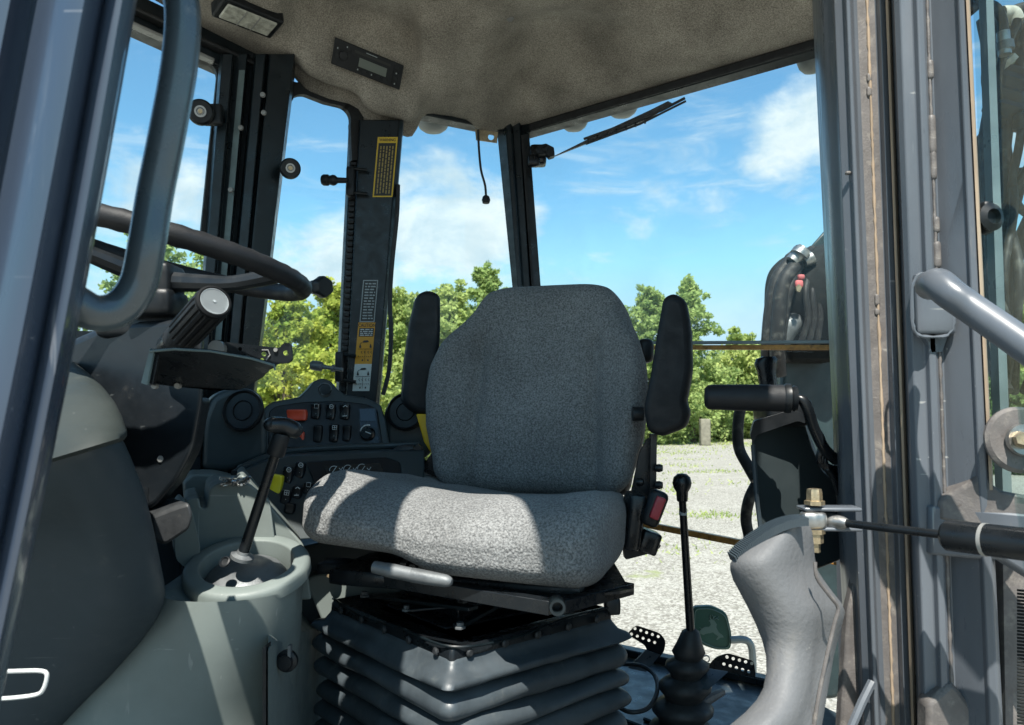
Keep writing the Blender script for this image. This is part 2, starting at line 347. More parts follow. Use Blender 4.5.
        if cut:
            cm = bpy.data.meshes.new('cut'); cm.from_pydata([v-cen for v in cut.v], [], cut.f)
            b2 = bmesh.new(); b2.from_mesh(cm); bmesh.ops.recalc_face_normals(b2, faces=b2.faces); b2.to_mesh(cm); b2.free()
            co = bpy.data.objects.new('cut', cm); C.objects.link(co); co.matrix_world = Matrix.Translation(cen)
            md = o.modifiers.new('b', 'BOOLEAN'); md.object = co; md.operation = 'DIFFERENCE'; md.solver = 'EXACT'
            bpy.context.view_layer.update(); dg = bpy.context.evaluated_depsgraph_get()
            nm = bpy.data.meshes.new_from_object(o.evaluated_get(dg)); o.modifiers.clear(); o.data = nm
            bpy.data.objects.remove(co)
        return o
def pieces(m, name, material, parent, **kw):   # every loose piece becomes an object of its own
    par = list(range(len(m.v)))
    def fnd(a):
        while par[a] != a: par[a] = par[par[a]]; a = par[a]
        return a
    for f in m.f:
        for b in f[1:]: par[fnd(b)] = fnd(f[0])
    key = {}
    for i, v in enumerate(m.v):      # weld coincident corners of a rounded box
        k = (round(v.x, 5), round(v.y, 5), round(v.z, 5))
        if k in key: par[fnd(i)] = fnd(key[k])
        else: key[k] = i
    grp = {}
    for f in m.f: grp.setdefault(fnd(f[0]), []).append(f)
    for fs in grp.values():
        idx = {}; q = M()
        for f in fs:
            for i in f:
                if i not in idx: idx[i] = len(q.v); q.v.append(m.v[i])
            q.f.append(tuple(idx[i] for i in f))
        q.build(name, material, parent, **kw)
def tag(o, label=None, cat=None, group=None, kind=None):
    if label: o['label'] = label
    if cat: o['category'] = cat
    if group: o['group'] = group
    if kind: o['kind'] = kind
    return o
def thing(name, loc, label, cat, group=None):
    o = bpy.data.objects.new(name, None); C.objects.link(o); o.location = loc; o.empty_display_size = .05; ORG[o] = Vector(loc)
    return tag(o, label, cat, group)
def sm(a, b, x): t = max(0, min(1, (x-a)/(b-a))); return t*t*(3-2*t)
def lerp(a, b, t): return a+(b-a)*t
def pl(tab, x):     # piecewise linear
    if x <= tab[0][0]: return tab[0][1]
    for (a, p), (b, q) in zip(tab, tab[1:]):
        if x <= b: return p+(q-p)*(x-a)/(b-a)
    return tab[-1][1]
def poly(pts, Y): return [P(x, y, Y) if not hasattr(Y, '__call__') else P(x, y, Y(x, y)) for x, y in pts]
def rounded(pts, r, n=5):   # round the corners of a 2-D polygon
    out = []; m = len(pts)
    for i in range(m):
        a, b, c = Vector(pts[i-1]), Vector(pts[i]), Vector(pts[(i+1) % m])
        u = (a-b); v = (c-b); q = min(r, u.length*.45, v.length*.45); p0 = b+u.normalized()*q; p1 = b+v.normalized()*q
        for k in range(n+1):
            t = k/n; out.append(tuple((1-t)**2*p0+2*t*(1-t)*b+t*t*p1))
    return out
Zup = Vector((0, 0, 1)); Fwd = Vector((0, 1, 0))

# ------------------------------------------------------------------ plan of the cab
R0 = Vector((.024, 2.28)); SD = Vector((-.754, -.45)); RD = Vector((.696, -.51)); LA = Vector((-.30, .50)); LD = Vector((.79, .55))
def xline(px, A, D):        # where the vertical plane through the pixel column meets a wall line, as distance Y
    k = (px-CX)/F; t = (k*A.y-A.x)/(D.x-k*D.y); return A.y+D.y*t
def YS(px): return xline(px, R0, SD)
def YR(px): return xline(px, R0, RD)
def YW(px): return YS(px) if px < 520 else YR(px)
def WS(px, py, off=0): return P(px, py, YS(px)-off)
def WR(px, py, off=0): return P(px, py, YR(px)-off)
FLOOR = EYE-.665
sdn = Vector((-SD.y, SD.x, 0)).normalized(); sdn = -sdn if sdn.y < 0 else sdn      # outwards through the side wall
rdn = Vector((-RD.y, RD.x, 0)).normalized(); rdn = -rdn if rdn.y < 0 else rdn

# ------------------------------------------------------------------ outdoors
g = M(); g.add([(-600, -300, 0), (600, -300, 0), (600, 900, 0), (-600, 900, 0)], [(0, 1, 2, 3)])
tag(g.build('ground', 'gravel'), kind='structure')
g = M()
pts = [(x, 43+2.2*mnoise.noise(Vector((x*.09, 3, 0)))+1.1*mnoise.noise(Vector((x*.4, 9, 0))), .004) for x in [i*1.5-150 for i in range(201)]]
g.add(pts+[(x, 400, .004) for x, y, z in pts], [(i, i+1, 201+i+1, 201+i) for i in range(200)])
tag(g.build('grass_verge', 'turf'), kind='structure')
g = M(); g.add([(-200, 50, .008), (200, 47, .008), (200, 49.5, .008), (-200, 53, .008)], [(0, 1, 2, 3)])
tag(g.build('gravel_track', 'gravel'), kind='structure')

def leaves(m, cen, rad, n, size, r_):
    for _ in range(n):
        d = Vector((r_.gauss(0, 1), r_.gauss(0, 1), r_.gauss(0, 1))).normalized()*(r_.random()**.45)
        p = Vector(cen)+Vector((d.x*rad[0], d.y*rad[1], d.z*rad[2]))
        nrm = Vector((r_.gauss(0, 1), r_.gauss(-.3, 1), r_.gauss(.5, 1))).normalized(); u = nrm.orthogonal().normalized(); u.rotate(Matrix.Rotation(r_.random()*6.28, 3, nrm)); v = nrm.cross(u)
        s = size*r_.uniform(.6, 1.4)
        o = len(m.v); m.v += [p-u*s, p-v*s*.55, p+u*s, p+v*s*.55]; m.f.append((o, o+1, o+2, o+3))
def tree(px, Y, top, wid, material, label, cat='tree', seed=1, size=.13, low=.12, dens=1., name='tree'):
    r_ = random.Random(seed); base = Vector(((px-CX)/F*Y, Y, 0)); h = P(px, top, Y).z; wd = wid/F*Y/2
    t = thing(name, base, label, cat)
    tr = M(); tr.tube([base-Zup*.1, base+Zup*h*.3, base+Vector((wd*.1, 0, h*.62))], [h*.028+.03, h*.02+.02, .02], 8)
    cr = M(); nb = 26
    for i in range(nb):
        f = i/(nb-1); z = h*lerp(low, .93, f); prof = math.sin(math.pi*min(1, .18+f*.86))**.7
        a = i*2.399+r_.random(); rr = wd*prof*r_.uniform(.35, .9)
        c = base+Vector((math.cos(a)*rr, math.sin(a)*rr*.8, z))
        tr.tube([base+Zup*max(.2, z-wd*.5-h*.1), (base+Zup*z*.9+c)/2, c], [.012*h*.5+.01, .02, .008], 5)
        cs = wd*r_.uniform(.26, .42)*(1.1-.45*f)
        leaves(cr, c, (cs*1.3, cs*1.2, cs*.8), int(330*dens), size*.72, r_)
        for k in range(6):
            d = Vector((r_.gauss(0, 1), r_.gauss(0, 1), r_.gauss(.2, .7))).normalized()*cs*r_.uniform(1.1, 1.6)
            leaves(cr, c+d, (cs*.5, cs*.5, cs*.35), int(60*dens), size*.66, r_)
    leaves(cr, base+Zup*h*.95, (wd*.14, wd*.14, h*.06), int(60*dens), size, r_)
    tr.build('trunk', 'bark', t); cr.build('crown', material, t, weld=False, recalc=False)
    return t
tree(150, 17, 222, 150, 'leaf_green', 'green tree seen through the far left window beside the steering wheel', seed=3, size=.10)
tree(215, 21, 250, 160, 'leaf_green', 'green tree behind the steering wheel rim and the wide cab pillar', seed=4, size=.10)
tree(285, 15, 296, 140, 'leaf_yellow', 'bushy yellow-green tree in the middle window, left of the star knob', seed=5, size=.085, low=.02)
tree(338, 18, 283, 110, 'leaf_yellow', 'taller yellow-green tree against the left edge of the labelled pillar', seed=6, size=.09, low=.02)
tree(398, 24, 292, 110, 'leaf_mid', 'light green tree just right of the labelled pillar behind the upright armrest', seed=7, size=.12, low=.03)
tree(446, 22, 284, 110, 'leaf_mid', 'light green tree showing between the left armrest and the backrest', seed=8, size=.11, low=.03)
tree(486, 26, 262, 84, 'leaf_green', 'pointed green treetop directly above the left shoulder of the backrest', seed=9, size=.11, low=.1)
tree(560, 40, 300, 120, 'leaf_green', 'green tree hidden behind the seat backrest', seed=10, size=.2, low=.03) if False else None
tree(650, 36, 286, 80, 'leaf_green', 'tall green tree between the backrest and the right armrest', seed=11, size=.15, low=.05)
tree(690, 38, 276, 86, 'leaf_green', 'tall airy tree behind the right armrest with ragged branches', seed=12, size=.15, low=.05, dens=.8)
tree(742, 44, 334, 110, 'leaf_mid', 'rounded light green tree right of the right armrest', seed=13, size=.18, low=.02)
tree(785, 50, 336, 80, 'leaf_mid', 'green tree behind the backhoe boom', seed=14, size=.2, low=.02)
tree(712, 40, 372, 60, 'leaf_green', 'low dark shrub under the tree line beside the grey post', 'shrub', seed=15, size=.14, low=.02, name='shrub')
tree(750, 43, 378, 60, 'leaf_green', 'low dark shrub left of the control tower hose', 'shrub', seed=16, size=.14, low=.02, name='shrub')
tree(672, 42, 380, 60, 'leaf_green', 'low dark shrub showing below the right armrest', 'shrub', seed=19, size=.14, low=.02, name='shrub')
tree(1020, 26, 262, 110, 'leaf_mid', 'light green tree seen through the open door glass at the right edge', seed=17, size=.12, low=.02)
tree(1000, 20, 345, 70, 'leaf_dark', 'dark green bush behind the lower corner of the door glass', 'shrub', seed=18, size=.1, low=.02, name='bush')
# distant wood that reads as one mass
fw = M(); r_ = random.Random(99)
for i in range(150):
    x = -95+i*1.35; leaves(fw, (x, 66+r_.uniform(-3, 3), r_.uniform(1.4, 3.0)), (2.2, 2.2, 2.0), 90, .34, r_)
fw.add([(-98, 70, 0), (110, 70, 0), (110, 70.5, 0), (-98, 70.5, 0), (-98, 70, 3), (110, 70, 3), (110, 70.5, 3), (-98, 70.5, 3)], [(0, 1, 5, 4), (1, 2, 6, 5), (2, 3, 7, 6), (3, 0, 4, 7), (4, 5, 6, 7)])
tag(fw.build('far_wood', 'leaf_dark', weld=False, recalc=False), 'distant belt of dark green woodland closing the gravel lot', 'woodland', kind='stuff')
# grass tufts growing through the gravel
gt = M(); r_ = random.Random(5)
for cx, cy, sx, sy, n in [(.265*12.5, 12.3, .8, .5, 200)]+[(r_.uniform(.05, .5)*yy, yy, r_.uniform(.3, 1.6), r_.uniform(.3, 1.6), int(r_.uniform(20, 90))) for yy in [r_.uniform(9, 24) for _ in range(26)]]+[(r_.uniform(0, .5)*yy, yy, r_.uniform(1, 5), r_.uniform(.5, 2.5), int(r_.uniform(60, 240))) for yy in [r_.uniform(24, 42) for _ in range(34)]]:
    for _ in range(n):
        x = cx+r_.gauss(0, sx*.5); y = cy+r_.gauss(0, sy*.5); hgt = r_.uniform(.015, .07); a = r_.random()*6.28; wv = .008+.0006*cy
        u = Vector((math.cos(a), math.sin(a), 0)); b0 = Vector((x, y, 0)); o = len(gt.v)
        gt.v += [b0-u*wv, b0+u*wv, b0+Vector((r_.gauss(0, .03), r_.gauss(0, .03), hgt))]; gt.f.append((o, o+1, o+2))
tag(gt.build('grass_tufts', 'leaf_mid', weld=False, recalc=False), 'sparse grass tufts growing through the pale gravel', 'grass', kind='stuff')
# wooden marker post
Yp = 35.; p0 = P(705, 441, Yp)
pm = M(); pm.rbox((p0.x, Yp, .62), (.46, .4, 1.25), .06, n=6); tag(pm.build('marker_post', 'post_wood'), 'short grey-green weathered post standing at the edge of the gravel', 'post')

# ------------------------------------------------------------------ cab
cab = thing('tractor_cab', (0, 1.3, FLOOR), 'dark blue-grey tractor cab frame with felt headliner surrounding the seat', 'cab')
# headliner height field
BND = [(60, -42), (100, -22), (140, -2), (196, 28), (250, 54), (286, 74), (302, 92), (325, 101), (346, 106), (356, 112), (362, 123), (374, 129), (398, 134), (408, 137), (414, 132), (418, 118), (426, 113), (450, 116), (466, 120), (478, 129), (490, 131), (505, 129), (530, 124), (600, 103), (700, 74), (815, 41), (840, 34)]
ZC = .16
def hl_z(px, Y):
    yb = pl(BND, px); Yb = YW(px); zb = P(px, yb, Yb).z; s_ = Yb-Y
    wgt = sm(268, 305, px)*(1-sm(409, 421, px))
    a = zb+(EYE+1.03-zb)*sm(0, .42, s_)*.95-.012*sm(0, .02, s_)+.0
    # gentle moulding folds in the felt
    X = (px-CX)/F*Y
    a += .030*math.sin(X*9+Y*6+.6)*sm(.02, .20, s_)-.045*math.exp(-((X-.22)**2/.02+(Y-1.76)**2/.006))*sm(.02, .15, s_)-.03*math.exp(-((X+.12)**2/.01+(Y-1.86)**2/.006))*sm(.02, .12, s_)+.022*mnoise.noise(Vector((X*3.5, Y*3.5, 2)))*sm(.02, .2, s_)
    zl = lerp(zb-.004, zb+.012, sm(0, .1, s_))+.028*math.exp(-((s_-.045)/.02)**2); top = EYE+1.0
    b_ = zl+(top-zl)*sm(.09, .20, s_)
    return lerp(a, b_, wgt)
def HL(px, py, off=0.):
    Y = YW(px)
    while Y > .8:
        if P(px, py, Y).z <= hl_z(px, Y) and Y < YW(px)-.004: break
        Y -= .002
    return P(px, py, Y-off)
EDGE = [(-1.5, .62), (-.62, .60), (-.2, .56), (-.07, .52), (-.03, .24), (.28, .26), (.40, .78), (.5, .86), (1.2, 1.2)]  # roof edge; invented bulge near the middle, out of view, shades the cushion's right
def edge_y(px):
    k = (px-CX)/F; Y = 1.6
    while Y > .4 and Y > pl(EDGE, k*Y)+.04: Y -= .01
    return Y
hm = M(); cols = [60+i*5 for i in range(157)]
for ci, px in enumerate(cols):
    Yb = YW(px)-.002; k = (px-CX)/F; Ye = edge_y(px)
    Ye = min(Ye, Yb-.3)
    for j in range(61):
        t = (j/60)**1.7; Y = lerp(Yb, Ye, t); hm.v.append(Vector((k*Y, Y, hl_z(px, Y))))
for ci in range(len(cols)-1):
    for j in range(60): a = ci*61+j; hm.f.append((a, a+1, a+62, a+61))
ho = hm.build('headliner', 'headliner_felt', cab, angle=80); tag(ho, 'mottled grey-brown felt headliner, its blotches painted as uneven shading')
md = ho.modifiers.new('solid', 'SOLIDIFY'); md.thickness = .012; md.offset = 1
# roof shell above, with the added bulge that shades the seat
rm = M(); z0 = EYE+1.06
def wp(A, D, t, z): q = A+D*t; return Vector((q.x, q.y, z))
rc = [Vector((x, y, z0)) for x, y in EDGE]+[wp(R0, RD, 1.12, z0), wp(R0, Vector((0, .05)), 1, z0), wp(R0+Vector((-.02, .04)), SD, 2.2, z0)]
rm.prism(rc, (0, 0, .09)); rm.build('roof_panel', 'blue_grey_paint', cab, bevel=.02)
# header rails: rear window and side windows
def rail(A, B, w_, h_, name, material, n_out, bev=.003, lbl=None):
    m = M(); d = (B-A).normalized(); up = Zup; o_ = Vector(n_out)
    pr = [(-w_/2, -h_/2), (w_/2, -h_/2), (w_/2, h_/2), (-w_/2, h_/2)]
    m.loft([[q+o_*a+up*b for a, b in pr] for q in (A, B)]); ob = m.build(name, material, cab, bevel=bev)
    if lbl: ob['label'] = lbl
    return ob
rail(WR(523, 131), WR(850, 36), .05, .040, 'roof_rail', 'dark_frame', rdn)
rail(WR(530, 128, .03), WR(850, 33, .03), .012, .02, 'rail_lip', 'gasket', rdn)
rail(WS(523, 134)-Zup*.0, WS(418, 112), .05, .03, 'roof_rail', 'dark_frame', sdn)
rail(WS(291, 88), WS(20, -36), .06, .085, 'roof_rail', 'dark_frame', sdn)
rail(WS(214, 62, .03), WS(40, -17, .03), .03, .008, 'rail_lip', 'lamp_grey', sdn)
rail(WS(286, 80, .045), WS(40, -33, .045), .03, .010, 'rail_lip', 'gasket', sdn)
rail(WS(350, 103, -.02), WS(290, 86, -.02), .03, .02, 'roof_rail', 'dark_frame', sdn)

def column(name, prof, yt, yb, material, bevel=.002, yext=(0, 0), lbl=None):
    """vertical member: prof = (px at yt, px at yb, Y)"""
    m = M(); rings = []
    for (yy, k) in ((yt-yext[0], 0), (yb+yext[1], 1)):
        t = (yy-yt)/(yb-yt); rings.append([P(a+(b-a)*t, yy, Y) for a, b, Y in prof])
    m.loft(rings); o = m.build(name, material, cab, bevel=bevel)
    if lbl: o['label'] = lbl
    return o
# right rear corner post
column('corner_post', [(497, 514, 2.24), (506, 518, 2.215), (511, 522, 2.215), (513, 524, 2.235), (520, 530, 2.235), (522, 532, 2.25), (529, 541, 2.25), (529, 541, 2.32), (497, 514, 2.32)], 130, 290, 'dark_frame', yext=(12, 240), lbl='slim dark corner post at the right rear of the cab')
cp = M(); cp.loft([[P(a, 135, 2.232), P(a+3, 135, 2.232), P(a+3, 135, 2.25), P(a, 135, 2.25)] if yy == 135 else [P(a+11, yy, 2.232), P(a+13, yy, 2.232), P(a+13, yy, 2.25), P(a+11, yy, 2.25)] for a in (521,) for yy in (135, 290)])
cp.build('post_gasket', 'gasket', cab)
# labelled middle post
BY = 1.985
post = column('side_post', [(346, 336, 2.03), (349, 339, 2.015), (356, 346, 2.015), (357, 347, BY), (394, 377, BY), (398, 380, 2.0), (399, 381, 2.06), (346, 336, 2.08)], 180, 390, 'dark_frame', yext=(60, 240), lbl='dark side post carrying warning stickers')
gm = M()
for i in range(46):
    y = 135+i*5.8; x = 353-(y-180)*10/210; gm.box(P(x, y, 2.008), (.016, .012, .007))
gm.build('zip_seal', 'gasket', cab)
bm_ = M(); bm_.tube([P(398, 185, 2.0), P(397, 215, 1.99), P(392, 265, 1.99), P(390, 300, 1.985), P(391, 335, 1.98), P(389, 370, 1.98), P(383, 395, 1.98)], .006, 8, smooth=5)
bm_.build('wiring_strip', 'rubber', cab)
def decal(quad, Y, material, name, parent, th=.001):
    m = M(); m.prism(poly(quad, Y), (0, th, 0)); return m.build(name, material, parent)
def text(s, px, py, Y, hpx, material, name, parent, rot=0., sx=1., bold=False):
    cu = bpy.data.curves.new(name, 'FONT'); cu.body = s; cu.size = 1; cu.align_x = 'CENTER'; cu.align_y = 'CENTER'; cu.extrude = .004; cu.offset = .012 if bold else 0
    ob = bpy.data.objects.new(name, cu); C.objects.link(ob); bpy.context.view_layer.update()
    me = bpy.data.meshes.new_from_object(ob.evaluated_get(bpy.context.evaluated_depsgraph_get())); bpy.data.objects.remove(ob)
    me.name = name; me.materials.clear(); me.materials.append(MAT[material])
    k = hpx/F*Y*1.35; c = P(px, py, Y)
    mt = Matrix.Rotation(rot, 3, 'Y') @ Matrix(((k*sx, 0, 0), (0, 0, -k), (0, k, 0)))
    for v in me.vertices: v.co = mt @ v.co
    o = bpy.data.objects.new(name, me); C.objects.link(o); o.parent = parent; o.location = c-ORG[parent]; ORG[o] = c; return o
def sx_(y): return (y-180)*-.0885
def px4(x0, x1, y0, y1, dx=0): return [(x0+sx_(y0), y0), (x1+sx_(y0), y0), (x1+sx_(y1), y1), (x0+sx_(y1), y1)]
def lines(m, x0, x1, ys, Y, hh=1., gap=.25, seed=0, vertical=False):
    r2 = random.Random(seed)
    for y in ys:
        x = x0
        while x < x1-1:
            wv = r2.uniform(1.5, 5); xe = min(x+wv, x1)
            m.prism(poly([(x+sx_(y), y), (xe+sx_(y), y), (xe+sx_(y), y+hh), (x+sx_(y), y+hh)], Y), (0, .0006, 0)); x = xe+r2.uniform(.6, 1.3)
d1 = decal(px4(374, 394, 137, 197), BY-.001, 'label_yellow', 'warning_label', post); d1['label'] = 'tall black warning sticker with a yellow border'
decal(px4(375.4, 392.6, 143, 195.6), BY-.002, 'label_black', 'label_field', d1)
m = M()
for k in range(5):     # sideways lines of small print
    x = 377.4+k*3.0
    y = 146
    r2 = random.Random(k+40)
    while y < 192:
        ye = min(y+r2.uniform(1.6, 5.2), 193.5)
        m.prism(poly([(x+sx_(y), y), (x+1.25+sx_(y), y), (x+1.25+sx_(ye), ye), (x+sx_(ye), ye)], BY-.003), (0, .0006, 0)); y = ye+r2.uniform(.7, 1.2)
m.build('small_print', 'print_dim', d1)
text('WARNING', 384+sx_(140), 140, BY-.002, 3.2, 'label_black', 'lettering', d1, sx=.8, bold=True)
d2 = decal(px4(372, 387, 280, 322), BY-.001, 'grey_print', 'instruction_label', post); d2['label'] = 'black instruction sticker with a thin grey border'
decal(px4(373, 386, 281, 321), BY-.002, 'label_black', 'label_field', d2)
m = M(); lines(m, 374.5, 385, [283+i*2.9 for i in range(13)], BY-.003, 1.3, seed=3); m.build('small_print', 'grey_print', d2)
d3 = decal(px4(371, 388, 322.5, 364), BY-.001, 'label_orange', 'caution_label', post); d3['label'] = 'orange caution sticker with lift arm pictogram'
decal(px4(372.5, 387, 328, 336.5), BY-.002, 'label_black', 'label_field', d3)
text('CAUTION', 379.8+sx_(325.4), 325.4, BY-.002, 3.6, 'label_black', 'lettering', d3, sx=.8, bold=True)
m = M(); lines(m, 373.6, 386, [329+i*1.9 for i in range(4)], BY-.003, .9, seed=5); m.build('small_print', 'white_print', d3)
d4 = decal(px4(371, 388, 364, 391), BY-.001, 'label_white', 'control_label', post); d4['label'] = 'white control pattern sticker with lift arm pictogram'
def picto(y0, par):
    m = M(); o = sx_(y0+4)
    m.prism(poly([(376.5+o, y0+3.6), (378.2+o, y0+1.6), (382+o, y0+1.2), (383.5+o, y0+2.6), (381.6+o, y0+3.4)], BY-.003), (0, .0006, 0))
    for x in (374.6, 385): m.prism(poly([(x-1.1+o, y0+8), (x+o, y0+4.4), (x+1.1+o, y0+8), (x+.5+o, y0+9), (x-.5+o, y0+9)], BY-.003), (0, .0006, 0))
    m.tube([P(376+o, y0+3.4, BY-.003), P(375+o, y0+4.6, BY-.003)], .0007, 5)
    for x in (375.5, 378.5, 382, 385): m.tube([P(x+1+o, y0+12, BY-.003), P(x+o, y0+13, BY-.003), P(x+1+o, y0+14.6, BY-.003)], .0007, 5)
    r2 = random.Random(int(y0)); x = 373.4
    while x < 386: m.tube([P(x+o-.8, y0+17.5, BY-.003), P(x+o-.4, y0+16.6+r2.random(), BY-.003), P(x+o-.1, y0+18, BY-.003)], .0006, 5); x += 2
    for x in (377, 382.5): m.prism(poly([(x+o-.8, y0+20.5), (x+1+o-.8, y0+20), (x+1.3+o-.8, y0+22), (x-.2+o-.8, y0+22)], BY-.003), (0, .0006, 0))
    m.tube([P(372.4+o, y0+10, BY-.003), P(386.6+o, y0+10, BY-.003)], .0005, 5); m.tube([P(379.6+o, y0+10, BY-.003), P(379+o, y0+22.4, BY-.003)], .0004, 5)
    m.build('pictogram', 'label_black', par)
picto(339, d3); picto(366.5, d4)
# wide front post, ribbed
column('side_post', [(216, 197, 1.80), (219, 200, 1.775), (229, 209, 1.775), (231, 211, 1.80), (236, 215, 1.80), (243, 221, 1.80), (245, 224, 1.83), (250, 228, 1.83), (252, 230, 1.79), (261, 239, 1.79), (264, 241, 1.81), (266, 243, 1.795), (289, 260, 1.82), (292, 263, 1.90), (216, 197, 1.88)], 100, 340, 'dark_frame', yext=(46, 240), lbl='wide ribbed dark post between two side windows')
m = M(); m.loft([[P(a, y, 1.797), P(a+6, y, 1.797), P(a+6, y, 1.803), P(a, y, 1.803)] for a, y in ((239, 70), (215, 340))]); m.build('trim_strip', 'frame_light', cab)
m = M()
for y, x in ((95, 263), (113, 264), (258, 214), (128, 241), (190, 231)): m.lathe([(0, .006), (.006, .005), (.007, 0)], P(x, y, 1.786), (0, -1, 0), 10)
pieces(m, 'rivet', 'lamp_grey', cab)
# window gaskets with rounded corners (outer - inner loft), lying in the side wall
def corner(pts_in, pts_out, off, name='window_frame', th=.02, A=WS, nrm=None):
    m = M(); n = len(pts_in)
    nrm = nrm or sdn
    a = [A(x, y, off) for x, y in pts_in]; b = [A(x, y, off) for x, y in pts_out]
    for i in range(n-1):
        q = [a[i], a[i+1], b[i+1], b[i]]; m.prism(q, nrm*th)
    return m.build(name, 'gasket', cab)
arc = lambda cx, cy, r, a0, a1, n=8: [(cx+r*math.cos(R(a0+(a1-a0)*i/n)), cy-r*math.sin(R(a0+(a1-a0)*i/n))) for i in range(n+1)]
corner([(150, 34)]+arc(203, 76, 14, 75, -5)+[(208, 160), (199, 250)], [(150, 20)]+arc(206, 70, 20, 75, 0)+[(219, 160), (205, 250)], .02)
corner([(283, 150), (288, 108)]+arc(302, 108, 14, 170, 65)+[(325, 102)]+arc(336, 120, 15, 75, -15)+[(352, 160)], [(278, 150), (283, 90)]+arc(300, 102, 20, 150, 70)+[(330, 92)]+arc(346, 110, 18, 75, 0)+[(360, 160)], .02)
# panes
def pane(pts, A, nrm, name, material, off=-.02, th=.005):
    m = M(); m.prism([A(x, y, off) for x, y in pts], nrm*th); return m.build(name, material, cab)
pane([(40, -30), (222, 60), (200, 420), (-40, 480)], WS, sdn, 'window_pane', 'clear_glass')
pane([(262, 80), (356, 100), (345, 430), (240, 440)], WS, sdn, 'window_pane', 'clear_glass')
pane([(392, 110), (512, 118), (528, 470), (380, 470)], WS, sdn, 'window_pane', 'clear_glass')
pane([(522, 130), (840, 40), (850, 352), (540, 352)], WR, rdn, 'window_pane', 'clear_glass')
# rear window bars
rail(WR(540, 347.5), WR(845, 347.5), .014, .012, 'window_bar', 'brown_bar', rdn, .001, 'brown lower edge bar of the rear window')
rail(WR(540, 343.5, .004), WR(845, 342, .004), .016, .008, 'window_bar', 'grey_bar', rdn, .001)
rail(WR(545, 505), WR(845, 563), .016, .016, 'window_bar', 'brown_bar', rdn, .002, 'low brown bar crossing the rear opening')
# lower wall of the right side and sills, floor
m = M(); m.prism([WS(540, 470), WS(-120, 440), WS(-120, 440)-Zup*.8, WS(540, 470)-Zup*.75], sdn*.03); m.build('side_panel', 'cowl_grey', cab, bevel=.004)
m = M(); fl = [wp(LA, LD, -.6, FLOOR), wp(LA, LD, 1.12, FLOOR), Vector((.74, 1.6, FLOOR)), wp(R0, RD, .92, FLOOR), wp(R0, SD, -.02, FLOOR), wp(R0, SD, 2.1, FLOOR)]
m.prism(fl, (0, 0, -.05)); m.build('floor_plate', 'floor_mat', cab, bevel=.006)
m = M()
for k in range(5):
    a = P(600+k*22, 708+k*1.5, 1.63); b = a+Vector((.30, -.32, 0)); a.z = b.z = FLOOR+.004; m.tube([a, b], .004, 6)
pieces(m, 'floor_rib', 'floor_mat', cab)
m = M(); m.prism([wp(R0, RD, .05, FLOOR+.002), wp(R0, RD, .93, FLOOR+.002), wp(R0-Vector((.02, .03)), RD, .93, FLOOR+.002), wp(R0-Vector((.02, .03)), RD, .05, FLOOR+.002)], (0, 0, .02)); m.build('sill', 'dark_frame', cab, bevel=.004)
# left front post, close to the lens
pr = [(-70, -235, .50), (-40, -205, .455), (-8, -160, .438), (10, -142, .440), (20, -132, .452), (32, -118, .458), (46, -104, .450), (66, -82, .432), (84, -62, .432), (97, -47, .445), (104, -38, .456), (110, -31, .450), (122, -18, .452), (132, -8, .47), (137, -4, .49), (137, -4, .54), (-70, -235, .56)]
m = M(); rings = []
for yy in range(-90, 1000, 60):
    t = yy/725; bow = -5*math.sin(math.pi*max(0, min(1, t)))
    rings.append([P(a+(b-a)*t+bow*(-1), yy, Y) for a, b, Y in pr])
q_ = rings[0][-2]; rings = [[q_+(p-q_)*.38+Vector((.055-.02*k_, .14, .80-.42*k_)) for p in rings[0]] for k_ in (0, 1)]+rings  # unseen top of the post, narrowed and bent so its shadow bands the cushion
m.loft(rings); o = m.build('door_post', 'glossy_post_paint', cab, angle=75); o['label'] = 'glossy blue-grey front door post close to the camera'
hp = M(); hp.tube([P(140, -60, .545), P(168, -30, .545), P(182, 5, .545), P(180, 60, .545), P(168, 130, .545), P(155, 195, .545), P(147, 245, .54), P(138, 285, .54), P(120, 308, .535), P(95, 313, .525), P(70, 300, .515), P(40, 285, .50)],
          [.0130]*12, 20, smooth=8)
h = hp.build('grab_handle', 'handle_paint', cab); h['label'] = 'bent tubular grab handle on the left door post'
# rear door jamb
jt = [(812, 848, 1.30), (817, 852, 1.16), (824, 857, 1.10), (831, 862, 1.085), (834, 864, 1.065), (843, 871, 1.055), (846, 875, 1.04), (850, 879, 1.038), (853, 881, 1.05), (862, 889, 1.05), (868, 895, 1.052), (876, 901, 1.045), (880, 905, 1.03), (885, 911, 1.03), (886, 912, 1.08), (886, 912, 1.2), (848, 870, 1.4)]
def jring(yy, prof): t = yy/725; return [P(a+(b-a)*t, yy, Y) for a, b, Y in prof]
m = M(); m.loft([jring(yy, jt) for yy in range(-360, 1101, 60)]); jm = m.build('door_jamb', 'blue_grey_paint', cab, bevel=.0012, angle=30); jm['label'] = 'blue-grey rear door jamb with a rusty weld line down the middle'
def bead(xt, xb, Y, r, name, material, par, y0=-60, y1=780, seed=1, flat=.5):
    r2 = random.Random(seed); m = M(); pts = []; rr = []
    y = y0
    while y < y1:
        t = y/725; pts.append(P(xt+(xb-xt)*t+r2.uniform(-.25, .25), y, Y)); rr.append(r*r2.uniform(.6, 1.3)); y += 5
    m.tube(pts, rr, 7); return m.build(name, material, par)
bead(867, 893.5, 1.0470, .0019, 'weld_bead', 'rusty_seam', jm, seed=2)
m = M()
for (y, x, hh) in ((78, 869, 8), (92, 869, 9), (300, 877, 10), (312, 877, 6), (520, 886, 6), (173, 848, 3)):
    m.rbox(P(x, y, 1.0485), (.008, .007, hh/F*1.3), .0034, n=6)
pieces(m, 'weld_lump', 'dusty_panel', jm)
